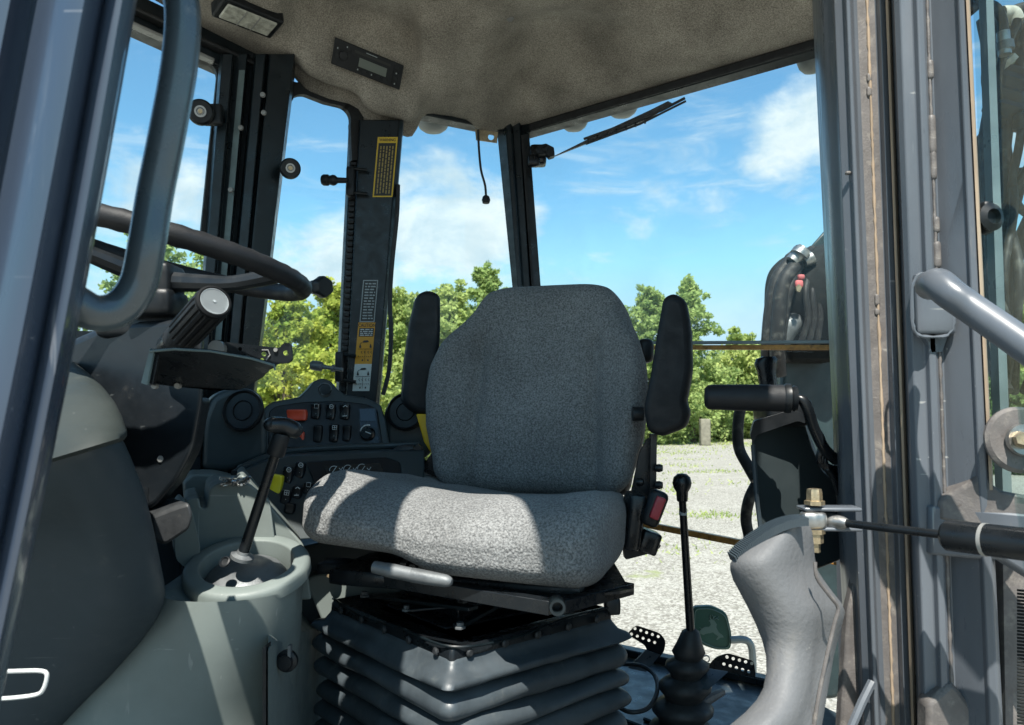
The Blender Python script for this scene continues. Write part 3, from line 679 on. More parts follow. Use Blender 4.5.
m = M(); m.loft([[P(855+(884-855)*t, yy, 1.0505), P(879+(903-879)*t, yy, 1.0455), P(879+(903-879)*t, yy, 1.052), P(855+(884-855)*t, yy, 1.058)] for yy in (-60, 780) for t in (yy/725,)]); m.build('dusty_strip', 'dusty_panel', jm)
# shaded return strip of the jamb towards the rear window
column('rear_post', [(822, 840, 1.72), (840, 850, 1.68), (860, 870, 1.60), (860, 870, 1.75)], 0, 725, 'blue_grey_paint', yext=(120, 200))
m = M(); m.loft([jring(yy, [(885.5, 911.5, 1.012), (888, 914, 1.006), (890.5, 916.5, 1.012), (888, 914, 1.03)]) for yy in (-120, 300, 800)]); m.build('door_seal', 'rusty_seam', cab)
m = M(); m.loft([jring(yy, [(884, 911, 1.045), (895, 922, 1.045), (895, 922, 1.06), (884, 911, 1.06)]) for yy in (-350, 300, 1000)]); m.build('gap_shade_strip', 'gasket', cab)  # dark strip put in for the shadow gap between jamb and door
# bottom gusset plates by the jamb
m = M(); m.prism(poly([(838, 725+40), (848, 610), (856, 575), (862, 590), (862, 765)], 1.09), (0, .02, 0)); m.build('jamb_flange', 'dusty_panel', cab, bevel=.004)
m = M(); m.tube([P(848, 735, 1.02), P(862, 702, 1.025), P(872, 682, 1.035)], .006, 8); m.build('gusset', 'blue_grey_paint', cab)

# ------------------------------------------------------------------ open rear door
door = thing('cab_door', P(950, 725, .93), 'blue-grey cab door swung open at the right edge of the picture', 'door')
dt = [(890, 917, 1.02), (894, 921, .985), (900, 926, .975), (912, 938, .972), (917, 943, .962), (923, 949, .962), (930, 956, .972), (938, 964, .962), (956, 986, .94), (958, 990, .932), (964, 999, .928), (968, 1003, .935), (968, 1003, 1.0), (920, 950, 1.06)]
m = M(); m.loft([jring(yy, dt) for yy in range(-360, 1101, 60)]); df = m.build('door_frame', 'blue_grey_paint', door, bevel=.0015, angle=30)
bead(927, 953, .9645, .0022, 'weld_bead', 'dusty_panel', df, seed=4)
m = M()
for (y, x, hh, wv) in ((70, 930, 12, 8), (135, 932, 24, 9), (165, 933, 18, 8), (255, 937, 16, 9), (225, 936, 10, 8)):
    m.rbox(P(x, y, .9655), (wv/F*.8, .009, hh/F*1.7), .0044, n=8)
pieces(m, 'weld_lump', 'dusty_panel', df)
m = M(); m.loft([jring(yy, [(966, 1001, .925), (969, 1004, .923), (970, 1005, .94), (966, 1001, .945)]) for yy in (-120, 300, 490)]); m.build('rubber_trim', 'rusty_seam', df)
# glass between the door stile and outside the frame
gp = [(970, -120, .955), (1120, -160, .72), (1150, 520, .72), (992, 500, .955)]
m = M(); m.prism([P(*a) for a in gp], (.002, .006, 0)); m.build('door_glass', 'tinted_glass', door)
m = M(); m.prism([P(982, -120, 1.05), P(989, -120, 1.05), P(1013, 520, 1.05), P(1004, 520, 1.05)], (.002, .02, 0)); m.build('glass_edge', 'grey_bar', door)
# lower rail of the door with rounded glass corner
rl = [(985, 470), (992, 483), (1003, 491), (1030, 496), (1100, 505), (1100, 560), (1030, 535), (1000, 530), (940, 520), (940, 500), (975, 480)]
m = M(); m.prism([P(x, y, .93-(x-985)*.0006) for x, y in rl], (0, .03, 0)); m.build('door_rail', 'dusty_panel', door, bevel=.004)
rl = [(930, 505), (1100, 520), (1100, 620), (1003, 560), (985, 560), (930, 555)]
m = M(); m.prism([P(x, y, .932-(x-985)*.0006) for x, y in rl], (0, .03, 0)); m.build('door_rail', 'blue_grey_paint', door, bevel=.004)
m = M(); m.prism(poly([(928, 704), (952, 682), (960, 690), (1000, 745), (1000, 775), (928, 775)], .957), (0, .03, 0)); m.build('corner_gusset', 'dusty_panel', door, bevel=.006)
# door grab bar
m = M(); m.tube([P(930, 286, .90), P(938, 284, .865), P(952, 295, .845), P(975, 311, .83), P(1024, 345, .79), P(1090, 392, .74)], [.017, .0185, .0178, .0172, .0172, .0172], 20, smooth=6); gb = m.build('grab_bar', 'blue_grey_paint', door); gb['label'] = 'thick tubular grab bar welded to the open door'
m = M(); m.rbox(P(934, 304, .955), (.050, .012, .078), .004, n=6); m.prism([P(x, y, .962) for x, y in [(922, 330), (950, 330), (942, 352), (932, 352)]], (0, .02, 0)); m.build('bar_bracket', 'blue_grey_paint', door)
m = M(); r2 = random.Random(3)
for k in range(26):
    a = k/26*2*math.pi; m.v += []; ring_ = [P(933+21*math.copysign(abs(math.cos(k_/40*2*math.pi))**.5, math.cos(k_/40*2*math.pi))+r2.uniform(-.6, .6), 305+32*math.copysign(abs(math.sin(k_/40*2*math.pi))**.5, math.sin(k_/40*2*math.pi)), .951) for k_ in range(40)]
m.tube(ring_, [.0022*r2.uniform(.6, 1.4) for _ in range(40)], 7, closed=True)
m.build('weld_ring', 'blue_grey_paint', door)
# latch block on the glass and round mount
m = M(); m.rbox(P(985, 218, .95), (.014, .02, .042), .005, n=6); m.lathe([(.016, 0), (.018, .006), (.010, .010), (.008, .004), (0, .003)], P(988, 218, .94), (.2, -1, 0), 20); m.build('glass_clamp', 'black_plastic', door)
m = M(); m.lathe([(0, .008), (.036, .008), (.040, .004), (.040, 0), (0, 0)], P(1018, 440, .905), (-.1, -1, .1), 32); mm = m.build('mount_plate', 'dusty_panel', door)
m = M(); m.lathe([(0, .006), (.018, .006), (.019, 0)], P(1022, 440, .893), (-.1, -1, .1), 24); m.build('washer', 'bare_steel', mm)
m = M(); m.lathe([(0, .018), (.007, .018), (.009, .012), (.011, 0)], P(1022, 440, .886), (-.6, -1, .1), 6); m.build('bolt', 'zinc_brass', mm)
m = M(); m.prism(poly([(1003, 562), (1060, 570), (1060, 760), (1006, 740)], .99), (0, .02, 0)); m.build('lower_panel', 'dusty_panel', door)
m = M()
for k in range(42):
    y = 590+k*3.4; m.tube([P(1017, y, .96), P(1027, y+1, .955)], .0016, 5)
m.build('coil_spring', 'boom_paint', door)

# gas strut between jamb and door
gs = thing('gas_strut', P(815, 520, 1.0), 'black gas strut running from the door jamb bracket to the open door', 'strut')
A = P(835, 522, 1.0); B = P(946, 535, .88); D = (B-A).normalized()
m = M(); m.tube([A, B], .0052, 14); m.build('rod', 'satin_black', gs)
m = M(); r0 = .0178; m.lathe([(0, 0), (r0*.8, 0), (r0, .004), (r0, .24), (0, .24)], B-D*.002, D, 28); cyl = m.build('cylinder', 'satin_black', gs)
m = M(); m.lathe([(r0+.0006, 0), (r0+.0006, .004)], B+D*.041, D, 28); m.build('white_band', 'lamp_grey', cyl)
m = M(); m.lathe([(.010, -.004), (.0105, .01), (.0085, .024), (.006, .03)], A-D*.012, D, 18); m.rbox(P(813, 520, 1.0), (.034, .022, .024), .008, n=6); m.build('rod_eye', 'bare_steel', gs)
m = M(); c = P(815, 520, 1.0)
m.lathe([(0, .042), (.009, .041), (.010, .036), (.010, .026), (.013, .0255), (.013, .020)], c, (0, 0, 1), 6); m.build('bolt_head', 'zinc_brass', gs)
m = M(); m.lathe([(.006, -.042), (.006, -.03), (.010, -.0299), (.010, -.018), (.013, -.0175), (.013, -.012)][::-1], c, (0, 0, 1), 6); m.build('nut', 'zinc_brass', gs)
m = M(); cz = c.z
for dz in (.012, -.014):
    a = c+Vector((-.016, -.006, dz)); m.prism(rounded3 if False else [a, a+Vector((.075, -.004, 0)), a+Vector((.078, .03, 0)), a+Vector((0, .03, 0))], (0, 0, .005))
m.build('bracket', 'blue_grey_paint', gs, bevel=.002)

# ------------------------------------------------------------------ fittings of the ceiling
# radio
rad = thing('cab_radio', HL(368, 63), 'black car radio set in the headliner above the labelled post', 'radio')
q = [(335, 37), (404, 65), (399, 90), (331, 63)]
s0, s1 = .150, .118
def RP(u, v, off=0.):       # u 0..1 along, v 0..1 down
    x = lerp(lerp(335, 404, u), lerp(331, 399.5, u), v); y = lerp(lerp(37, 65.5, u), lerp(63.5, 90, u), v)
    Y = YS(x)-lerp(s0, s1, v)-.03-off; return P(x, y, Y)
m = M(); m.loft([[RP(0, 0), RP(1, 0), RP(1, 1), RP(0, 1)], [RP(0, 0, -.06), RP(1, 0, -.06), RP(1, 1, -.06), RP(0, 1, -.06)]]); m.build('radio_body', 'black_plastic', rad, bevel=.002)
def rquad(m, u0, u1, v0, v1, off, th=.002): m.loft([[RP(u0, v0, off), RP(u1, v0, off), RP(u1, v1, off), RP(u0, v1, off)], [RP(u0, v0, off-th), RP(u1, v0, off-th), RP(u1, v1, off-th), RP(u0, v1, off-th)]])
m = M(); rquad(m, .38, .78, .38, .72, .0015); m.build('radio_display', 'lcd', rad)
m = M(); rquad(m, .30, .82, .16, .26, .001); m.build('disc_slot', 'label_black', rad)
m = M()
for u in (.38, .48, .58, .68, .78): rquad(m, u-.035, u+.03, .78, .90, .003, .004)
for v in (.2, .42, .64, .84): rquad(m, .88, .95, v-.08, v+.06, .003, .004)
for u, v in ((.06, .35), (.06, .62), (.2, .2), (.28, .3)): rquad(m, u-.02, u+.03, v-.07, v+.07, .003, .004)
pieces(m, 'radio_button', 'satin_black', rad)
m = M(); dn = (RP(.15, .5, .02)-RP(.15, .5)).normalized(); m.lathe([(.011, 0), (.0105, .009), (.008, .010), (0, .010)], RP(.16, .55), dn, 20); m.build('volume_knob', 'black_plastic', rad)
m = M()
for u, v in ((.06, .35), (.19, .18), (.38, .84), (.58, .84), (.915, .42), (.915, .84)): rquad(m, u-.008, u+.008, v-.03, v+.03, .0040, .001)
rquad(m, .46, .62, .10, .13, .0022, .001)
m.build('button_marks', 'grey_print', rad)
# dome light
dl = thing('dome_light', HL(250, 14), 'rectangular dome light with clear lens in the headliner at the top left', 'ceiling light')
dq = [(224, -6), (283, 15), (268, 35), (212, 11)]
c0 = HL(248, 14); du = (HL(278, 25)-HL(218, 1)).normalized(); dv = HL(240, 30)-HL(257, -4); dv = (dv-du*dv.dot(du)).normalized(); nv = du.cross(dv); nv = nv if nv.y < 0 else -nv
def dq_(a, b, h): return [c0+du*a*x+dv*b*y+nv*h for x, y in ((-1, -1), (1, -1), (1, 1), (-1, 1))]
m = M(); m.prism(dq_(.073, .036, .016), -nv*.04); m.build('bezel', 'black_plastic', dl, bevel=.005)
ins = dq_(.060, .026, .020)
m = M(); m.prism(ins, -nv*.01); le = m.build('lens', 'lens_grey', dl, bevel=.003)
m = M()
for t in (.36, .64): m.tube([ins[0].lerp(ins[1], t)+nv*.0005, ins[3].lerp(ins[2], t)+nv*.0005], .0012, 6)
m.build('lens_rib', 'lamp_grey', le)
# small button in felt
m = M(); p = HL(510, 18); m.lathe([(.010, 0), (.009, .003), (0, .004)], p+Vector((0, .002, .001)), (0, -.5, -1), 16); tag(m.build('trim_button', 'lamp_grey'), 'small round fastener pressed in the felt near the top edge', 'fastener')
# work lights under the outer eave
def worklight(px, py, wpx, Y, lbl):
    m = M(); c = P(px, py, Y); r = wpx/2/F*Y
    m.lathe([(r, .0), (r, -.02), (r*.96, -.03), (r*.80, -.045), (r*.5, -.056), (0, -.06)], c+Zup*.03, (0, -.1, 1), 28)
    t = thing('work_light', c, lbl, 'work light', 'work lights under the roof eave'); m.build('lens', 'lamp_grey', t)
    m = M(); m.rbox(c+Zup*.045, (r*1.7, r*1.2, .04), .01, n=6); m.build('housing', 'black_plastic', t)
worklight(433, 124, 34, 2.42, 'grey round work light left of the dangling cord')
worklight(574, 122, 30, 2.38, 'grey work light just right of the wiper motor')
worklight(622, 108, 34, 2.3, 'grey work light above the wiper blade')
worklight(812, 62, 30, 1.95, 'grey work light against the door jamb')
# dangling cord with bracket
hc = thing('hanging_cord', P(485, 135, 2.2), 'thin black cord with ring end hanging from a metal bracket by the corner post', 'cord')
m = M(); m.prism(rounded([(476, 130), (498, 132), (497, 143), (477, 142)], 2) and poly([(475, 129), (498, 132), (497, 143), (476, 140)], 2.19), (0, .003, 0)); c2 = M(); c2.tube([P(491, 137, 2.15), P(491, 137, 2.25)], .009, 16)
m.build('bracket', 'zinc_brass', hc, cut=c2)
m = M(); m.tube([P(478, 130, 2.185), P(479, 150, 2.185), P(481, 170, 2.185), P(485, 185, 2.185), P(486, 196, 2.185)], .0035, 8, smooth=5); m.build('cord', 'rubber', hc)
m = M(); m.lathe([(0, -.012), (.010, -.010), (.013, 0), (.010, .010), (.005, .014)], P(486, 200, 2.185), (0, 0, 1), 16); m.build('end_knob', 'black_plastic', hc)
# wiper
wi = thing('window_wiper', P(545, 155, 2.2), 'black wiper with motor box folded against the top of the rear window', 'wiper')
m = M(); m.rbox(P(538, 156, 2.19), (.05, .05, .06), .01, n=6); m.rbox(P(534, 161, 2.17), (.035, .03, .035), .008, n=6); m.build('motor_box', 'satin_black', wi)
m = M(); m.prism(poly([(538, 145), (546, 143), (554, 147), (555, 155), (549, 157), (546, 153), (538, 154)], 2.13), (0, .03, 0)); m.tube([P(538, 150, 2.15), P(548, 149, 2.13)], .012, 10); m.build('crank', 'black_plastic', wi, bevel=.003)
a0, a1 = P(552, 156, 2.12), P(640, 118, 2.0)
m = M(); m.prism([P(552, 157, 2.14), P(600, 138, 2.06), P(650, 118, 1.98), P(672, 103, 1.95), P(668, 101, 1.95), P(648, 111, 1.98), P(598, 134, 2.06)], (0, .008, 0))
m.build('wiper_arm', 'satin_black', wi)
def strip(pts, r, name, material, par, n=6): m = M(); m.tube([P(*p) for p in pts], r, n); return m.build(name, material, par)
strip([(584, 139, 2.05), (640, 119, 1.97), (662, 110, 1.94), (685, 98, 1.92)], .0038, 'wiper_blade', 'rubber', wi)
strip([(586, 144, 2.05), (640, 124, 1.97), (652, 118, 1.95), (686, 101, 1.92)], .0030, 'blade_rubber', 'rubber', wi)
m = M()
for k in range(7): x = 588+k*9.5; m.tube([P(x, 141-(x-588)*.36+3, 2.05-k*.012), P(x, 141-(x-588)*.36-3, 2.05-k*.012)], .0028, 6)
pieces(m, 'blade_link', 'rubber', wi)
# window latches on the left windows
def rosette(px, py, Y, r, label, blk=True):
    HA = Vector((.35, -1, -.22)).normalized()
    m = M(); c = P(px, py, Y); m.lathe([(r, .0), (r, .016), (r*.85, .022), (0, .022)], c, HA, 30)
    if blk: m.rbox(c+Vector((r*.8, .012, 0)), (r*1.5, .02, r*1.7), .005, n=6)
    t = m.build('window_hinge', 'black_plastic', cab); t['label'] = label
    m = M(); m.lathe([(r*.45, .0), (r*.45, .004), (r*.3, .004), (r*.25, .001), (0, .001)], c+HA*.0215, HA, 24); m.build('washer', 'bare_steel', t)
    m = M(); m.lathe([(.0055, 0), (.0055, .004), (0, .004)], c+HA*.024, HA, 6); m.build('bolt', 'zinc_brass', t)
rosette(201, 113, 1.74, .030, 'black block hinge with steel washer in the far left window')
rosette(290, 169, 1.80, .025, 'round black hinge knob with steel washer at the edge of the middle window', False)
def knob(px, py, Y, dx, label, material, kind):
    c = P(px, py, Y); ax = Vector((1, -.1, dx))
    if kind == 'star':
        m = M(); m.lathe([(0, -.016), (.021, -.015), (.025, -.008), (.025, .006), (.021, .014), (.012, .016)], c, (-1, .75, .1), 36, ribs=lambda i, z: 1+.05*math.cos(i*2*math.pi/36*6)); t = m.build('window_latch', material, cab)
        m = M(); m.lathe([(.013, .0), (.017, .008), (.017, .018), (.012, .02)], c+Vector((-1, .75, .1)).normalized()*.014, (-1, .75, .1), 20); m.build('collar', 'cast_alloy', t)
    else:
        bx, s1_, s2_ = (351, -12, 12) if kind == 'knob' else (340, -11, 15)
        m = M(); m.rbox(P(bx, py+2, 1.97), (.022, .03, .08), .005, n=5); t = m.build('window_latch', 'black_plastic', cab)
        for s_ in (s1_, s2_): m = M(); m.tube([P(bx, py+s_, 1.965), P(bx+16, py+s_+2, 1.97)], .0045, 8); m.build('pin', 'dark_frame', t)
        m = M()
        if kind == 'knob': m.lathe([(0, 0), (.012, .0), (.015, .005), (.015, .016), (.012, .02), (.0125, .024), (.0145, .03), (.013, .036), (.008, .042), (.007, .07)], c, ax, 20)
        else: m.lathe([(0, 0), (.010, .0), (.0125, .004), (.0125, .026), (.010, .03), (.006, .032), (.005, .055), (.009, .056), (.009, .062), (.005, .063), (.005, .085)], c, ax, 18)
        m.build('latch_knob', material, t)
    t['label'] = label
knob(322, 180, 1.93, -.05, 'black push latch high on the left edge of the labelled post', 'black_plastic', 'knob')
knob(322, 287, 1.75, 0, 'black star-shaped knob in front of the middle window trees', 'black_plastic', 'star')
knob(311, 365, 1.90, -.15, 'bright metal latch knob low on the left edge of the labelled post', 'cast_alloy', 'metal')

# ------------------------------------------------------------------ steering
sw = thing('steering_wheel', P(165, 300, 1.08), 'black steering wheel seen from below on the left', 'steering wheel')
wc = Vector((-.500, 1.06, EYE+.222)); ny = Vector((.22, .04, 1)).normalized(); ux = Vector((1, 0, -.22)).normalized(); uy = ny.cross(ux)
RR = .197
m = M(); ring = []
N_ = 96
for k in range(N_): a = 2*math.pi*k/N_; ring.append(wc+RR*(math.cos(a)*ux+math.sin(a)*uy))
m.tube(ring, [.0138+.0006*math.sin(k*2*math.pi/N_*40)*(1 if math.sin(2*math.pi*k/N_) < .2 else .3) for k in range(N_)], 16, closed=True); m.build('rim', 'black_foam', sw)
hub = wc-ny*.045
m = M(); m.rbox(hub, (.062, .062, .055), .010, n=8); m.rbox(hub-Zup*.03, (.07, .07, .04), .01, n=6); m.build('hub', 'black_plastic', sw)
def spoke(a, w0=.012):
    e = wc+RR*.98*(math.cos(a)*ux+math.sin(a)*uy); s_ = hub+(e-hub).normalized()*.03; mid = lerp(s_, e, .75)-ny*.006
    m = M(); m.tube([s_, lerp(s_, e, .5)-ny*.008, mid, e], [.015, .011, .011, .012], 10, smooth=4); m.build('spoke', 'shroud_plastic', sw)
spoke(R(-14)); spoke(R(112)); spoke(R(216))
col = thing('steering_column', P(130, 500, 1.1), 'dark moulded steering column shroud below the wheel', 'steering column')
m = M(); pp = rounded([(60, 345), (112, 322), (186, 318), (203, 335), (204, 398), (194, 452), (178, 482), (152, 512), (110, 500), (70, 420)], 10)
m.prism([P(x, y, 1.05-(x-130)*.0006) for x, y in pp], (-.11, .2, 0)); m.build('column_shroud', 'shroud_plastic', col, bevel=.01, seg=3)
m = M(); m.prism([P(x, y, 1.038) for x, y in rounded([(156, 392), (203, 398), (193, 450), (176, 482), (151, 508), (146, 500)], 6)], (0, .03, 0)); m.build('side_cover', 'black_plastic', col, bevel=.003)
m = M(); m.lathe([(0, .003), (.004, .003), (.0055, 0)], P(161, 459, 1.032), (0, -1, .1), 16); m.build('screw', 'lamp_grey', col)
m = M(); m.rbox(P(150, 328, 1.10), (.12, .1, .04), .015, n=8); m.rbox(P(178, 340, 1.10), (.05, .08, .04), .010, n=8); m.build('upper_shroud', 'shroud_plastic', col)
m = M(); m.prism([P(x, y, 1.02) for x, y in rounded([(150, 516), (176, 506), (190, 502), (194, 515), (190, 530), (166, 546), (152, 540)], 5)], (-.05, .06, 0)); m.build('pivot_boot', 'rubber', col, bevel=.008)
# direction lever
dv = thing('direction_lever', P(170, 345, 1.0), 'ribbed black twist-grip lever with a round end cap under the steering wheel', 'control lever')
A = P(177, 342, .99); B = P(213, 303, .905); D = (B-A).normalized(); LN = (B-A).length
m = M(); m.lathe([(.018, 0), (.0205, .01), (.0205, LN*.25), (.022, LN*.27), (.0225, LN*.95), (.0215, LN-.001)], A, D, 96, ribs=lambda i, z: 1-(.10 if z > LN*.26 and z < LN*.97 and (i % 6) < 2 else 0)); gp_ = m.build('grip', 'black_foam', dv)
m = M(); m.lathe([(.0215, LN), (.0215, LN+.004), (.019, LN+.006), (.0185, LN+.005), (.0165, LN+.0045), (0, LN+.0045)], A, D, 32); ec = m.build('end_cap', 'matte_black', dv)
m = M(); m.lathe([(.0172, LN+.0048), (.0172, LN+.0056), (.0166, LN+.0056), (.0166, LN+.0048)], A, D, 32); m.lathe([(0, LN+.006), (.002, LN+.0058), (.0022, LN+.004)], A, D, 8); m.build('cap_ring', 'grey_print', ec)
m = M(); m.lathe([(.014, -.03), (.020, -.02), (.020, .004)], A, D, 24); m.build('lever_base', 'satin_black', dv)
# tray plate
tp = thing('control_tray', P(200, 370, 1.0), 'black curved sheet metal tray seen from below beside the column', 'tray')
up_ = [(150, 352), (175, 350), (210, 352), (250, 359), (274, 366)]; lo_ = [(145, 383), (170, 386), (210, 390), (240, 390), (262, 378)]
m = M(); m.loft([[P(x, y, .80) for x, y in up_]+[P(x, y, .885) for x, y in lo_[::-1]], [P(x, y, .80)+Zup*.003 for x, y in up_]+[P(x, y, .885)+Zup*.003 for x, y in lo_[::-1]]]); m.build('tray_plate', 'satin_black', tp)
m = M(); m.tube([P(x, y-.8, .799) for x, y in up_+[(275, 371)]], .0014, 6); m.build('bright_edge', 'frame_light', tp)
m = M(); m.prism(poly([(150, 348), (154, 350), (147, 385), (141, 383)], .80), (0, .004, 0)); m.build('bent_lip', 'frame_light', tp)
m = M(); m.prism(poly([(152, 352), (160, 350), (153, 384), (144, 382)], .805), (-.03, .07, 0)); m.build('lip_side', 'satin_black', tp)
m = M()
for x in (155, 178): m.lathe([(.0035, .003), (.0035, -.003)], P(x, 386, .876), (0, -1, 0), 8)
pieces(m, 'screw', 'lamp_grey', tp)
br = thing('slotted_bracket', P(250, 355, 1.12), 'black slotted metal bracket with a rounded hook end right of the tray', 'bracket')
oc = rounded([(216, 341), (270, 347), (280, 348), (283, 343), (291, 343), (292, 360), (288, 363), (276, 364), (270, 370), (214, 362)], 3)
c2 = M()
for x, y, r in ((240, 349, .003), (264, 354, .0035), (256, 350, .0025), (286, 353, .004), (262, 360, .003), (247, 356, .002)): c2.tube([P(x, y, 1.05), P(x, y, 1.15)], r, 10)
m = M(); m.prism(poly(oc, 1.10), (0, .006, 0)); m.build('bracket_plate', 'satin_black', br, cut=c2)
m = M(); m.lathe([(.003, .003), (.003, 0)], P(276, 350, 1.099), (0, -1, 0), 10); m.tube([P(262, 350, 1.098), P(268, 350, 1.098), P(270, 355, 1.098), P(266, 360, 1.098)], .001, 6); m.build('edge_mark', 'lamp_grey', br)
m = M(); m.lathe([(.012, 0), (.012, .012), (0, .012)], P(219, 349, 1.10), (0, -1, 0), 16); m.build('pivot', 'lamp_grey', br)
# pedal box ledge below the wheel, dark mass behind
m = M(); m.prism([P(x, y, 1.5) for x, y in [(60, 330), (200, 335), (203, 395), (200, 480), (60, 480)]], (-.08, .12, 0)); tag(m.build('dash_back', 'satin_black'), 'black panel behind the steering column', 'panel')

# ------------------------------------------------------------------ front cowl
cw = thing('front_cowl', P(60, 725, .85), 'grey-green moulded cowl curving down at the lower left', 'cowl')
def cowl(rows, name, material, Yf=.80, nb=9):
    m = M(); rings = []
    for (y, xe) in rows:
        y_ = min(y, 760); Yo = Yf+.27*(y_-438)/287; kk = .3*(1-sm(438, 560, y)); q_ = lambda x: y+kk*(xe-x)
        rg = [P(-240, q_(-240), Yo)]
        for k in range(nb):
            a = k/(nb-1)*math.pi/2; x = xe-74*(1-math.sin(a)); rg.append(P(x, q_(x), Yo+.09*(1-math.cos(a))))
        rg += [P(xe-6, q_(xe), Yo+.14), P(xe-40, q_(xe-40), Yo+.34), P(-240, q_(-240), Yo+.34)]
        rings.append(rg)
    m.loft(rings); return m.build(name, material, cw, angle=50)
cowl([(y, pl([(430, 112), (442, 124), (455, 130), (490, 144), (530, 154), (560, 160), (585, 165), (598, 166), (612, 161), (640, 143), (680, 112), (725, 70), (800, 0)], y)) for y in [438, 442, 448, 456, 470]+list(range(485, 800, 12))], 'cowl_body', 'cowl_grey')
def capr(rows, Yf=.80):
    m = M(); rings = []
    for (y, xe, Yo) in rows:
        q_ = lambda x: y+.3*(xe-x)
        rg = [P(-240, q_(-240), Yf+Yo)]
        for k in range(9):
            a = k/8*math.pi/2; x = xe-60*(1-math.sin(a)); rg.append(P(x, q_(x), Yf+Yo+.08*(1-math.cos(a))))
        rg += [P(xe-8, q_(xe), Yf+Yo+.14), P(-240, q_(-240), Yf+Yo+.3)]
        rings.append(rg)
    m.loft(rings); return m.build('cowl_cap', 'cap_grey', cw, angle=60)
capr([(362, 74, .20), (368, 82, .17), (376, 92, .13), (388, 104, .085), (402, 115, .045), (418, 123, .015), (430, 127, -.008), (436, 127, -.014), (440, 124, -.006), (443, 118, .01)])
# white hook on the cowl
m = M(); m.tube([P(-5, 672, .786), P(20, 671, .782), P(42, 671, .782), P(47, 676, .782), P(43, 690, .782), P(35, 695, .782), P(12, 698, .782), P(-8, 699, .786)], .0022, 8, smooth=3)
tag(m.build('door_catch', 'white_print'), 'small bent white wire catch on the cowl at the lower left corner', 'catch')

# ------------------------------------------------------------------ gear lever console
gc = thing('lever_console', P(220, 725, 1.15), 'grey-green moulded floor console with a round lever well', 'console')
cc_ = P(247, 562, 1.15); t_ = R(20); ax_ = Vector((1, 0, -.02)); bx_ = Vector((0, math.cos(t_), math.sin(t_))); nx_ = ax_.cross(bx_).normalized()
def ell(rx, ry, dn, sx=0, n=56): return [cc_+ax_*(rx*math.cos(2*math.pi*i/n)+sx)+bx_*(ry*math.sin(2*math.pi*i/n))-nx_*dn for i in range(n)]
m = M(); m.loft([ell(.067, .063, .05), ell(.068, .064, .003), ell(.0695, .0655, .0005), ell(.072, .068, 0), ell(.085, .081, .0), ell(.090, .086, .002), ell(.0932, .0895, .007), ell(.094, .0905, .02)], caps=False)
# body skirt flows down to the floor
rings = [ell(.094, .0905, .02)]
n = 56
for (y, xl, xr, Yc, ry) in ((600, 172, 303, 1.15, .10), (630, 152, 303, 1.16, .11), (665, 130, 302, 1.18, .125), (700, 108, 300, 1.20, .14), (740, 84, 298, 1.22, .15), (900, 20, 290, 1.22, .18)):
    z = P(250, y, Yc-ry*.9).z; xa = (xl-CX)/F*Yc; xb = (xr-CX)/F*Yc; cx_ = (xa+xb)/2; rx = (xb-xa)/2
    rings.append([Vector((cx_+rx*math.copysign(abs(math.cos(2*math.pi*i/n))**.85, math.cos(2*math.pi*i/n)), Yc+ry*math.sin(2*math.pi*i/n), z)) for i in range(n)])
m.loft(rings, caps=False); m.build('lever_well', 'console_grey', gc, angle=50)
m = M(); prof = [(.001, .024), (.02, .0235), (.04, .019), (.055, .010), (.062, -.001), (.064, -.014)]
m.loft([[cc_-nx_*.030+ax_*(r*math.cos(2*math.pi*i/40)-.004)+bx_*(r*math.sin(2*math.pi*i/40))+nx_*h_ for i in range(40)] for r, h_ in prof[::-1]]); dm = m.build('dome_cover', 'cast_alloy', gc)
m = M(); m.loft([ell(.0695, .065, .045), ell(.0695, .065, .055)]); m.build('well_floor', 'gasket', gc)
m = M(); m.lathe([(.0085, 0), (.0085, .002), (.0065, .003), (.005, .0005), (0, .0005)], P(225, 562, 1.095), (-.2, -.75, .6), 20); m.build('plug', 'black_plastic', dm)
# tray block behind the well
def slab(pts, Y, dep, name, material, par, bev=.006, seg=3, dx=0, fn=None, r=4):
    m = M(); q = rounded(pts, r) if r else pts; dx = (sum(p[0] for p in pts)/len(pts)-CX)/F*dep*1.15
    m.prism([P(x, y, fn(x, y) if fn else Y) for x, y in q], (dx, dep, 0)); return m.build(name, material, par, bevel=bev, seg=seg)
slab([(186, 500), (199, 497), (201, 508), (207, 508), (210, 488), (218, 483), (250, 484), (270, 500), (276, 545), (180, 560)], 1.22, .16, 'coin_tray', 'console_grey', gc, .008)
slab([(183, 482), (192, 474), (216, 474), (236, 479), (250, 490), (250, 530), (186, 530)], 1.40, .12, 'tray_back', 'console_grey', gc, .008)
slab([(236, 478), (243, 474), (304, 545), (312, 600), (290, 600), (262, 560)], 1.24, .25, 'console_wing', 'console_grey', gc, .008)
slab([(176, 560), (172, 515), (182, 500), (192, 510), (200, 545), (200, 580)], 1.17, .1, 'well_shoulder', 'console_grey', gc, .012)
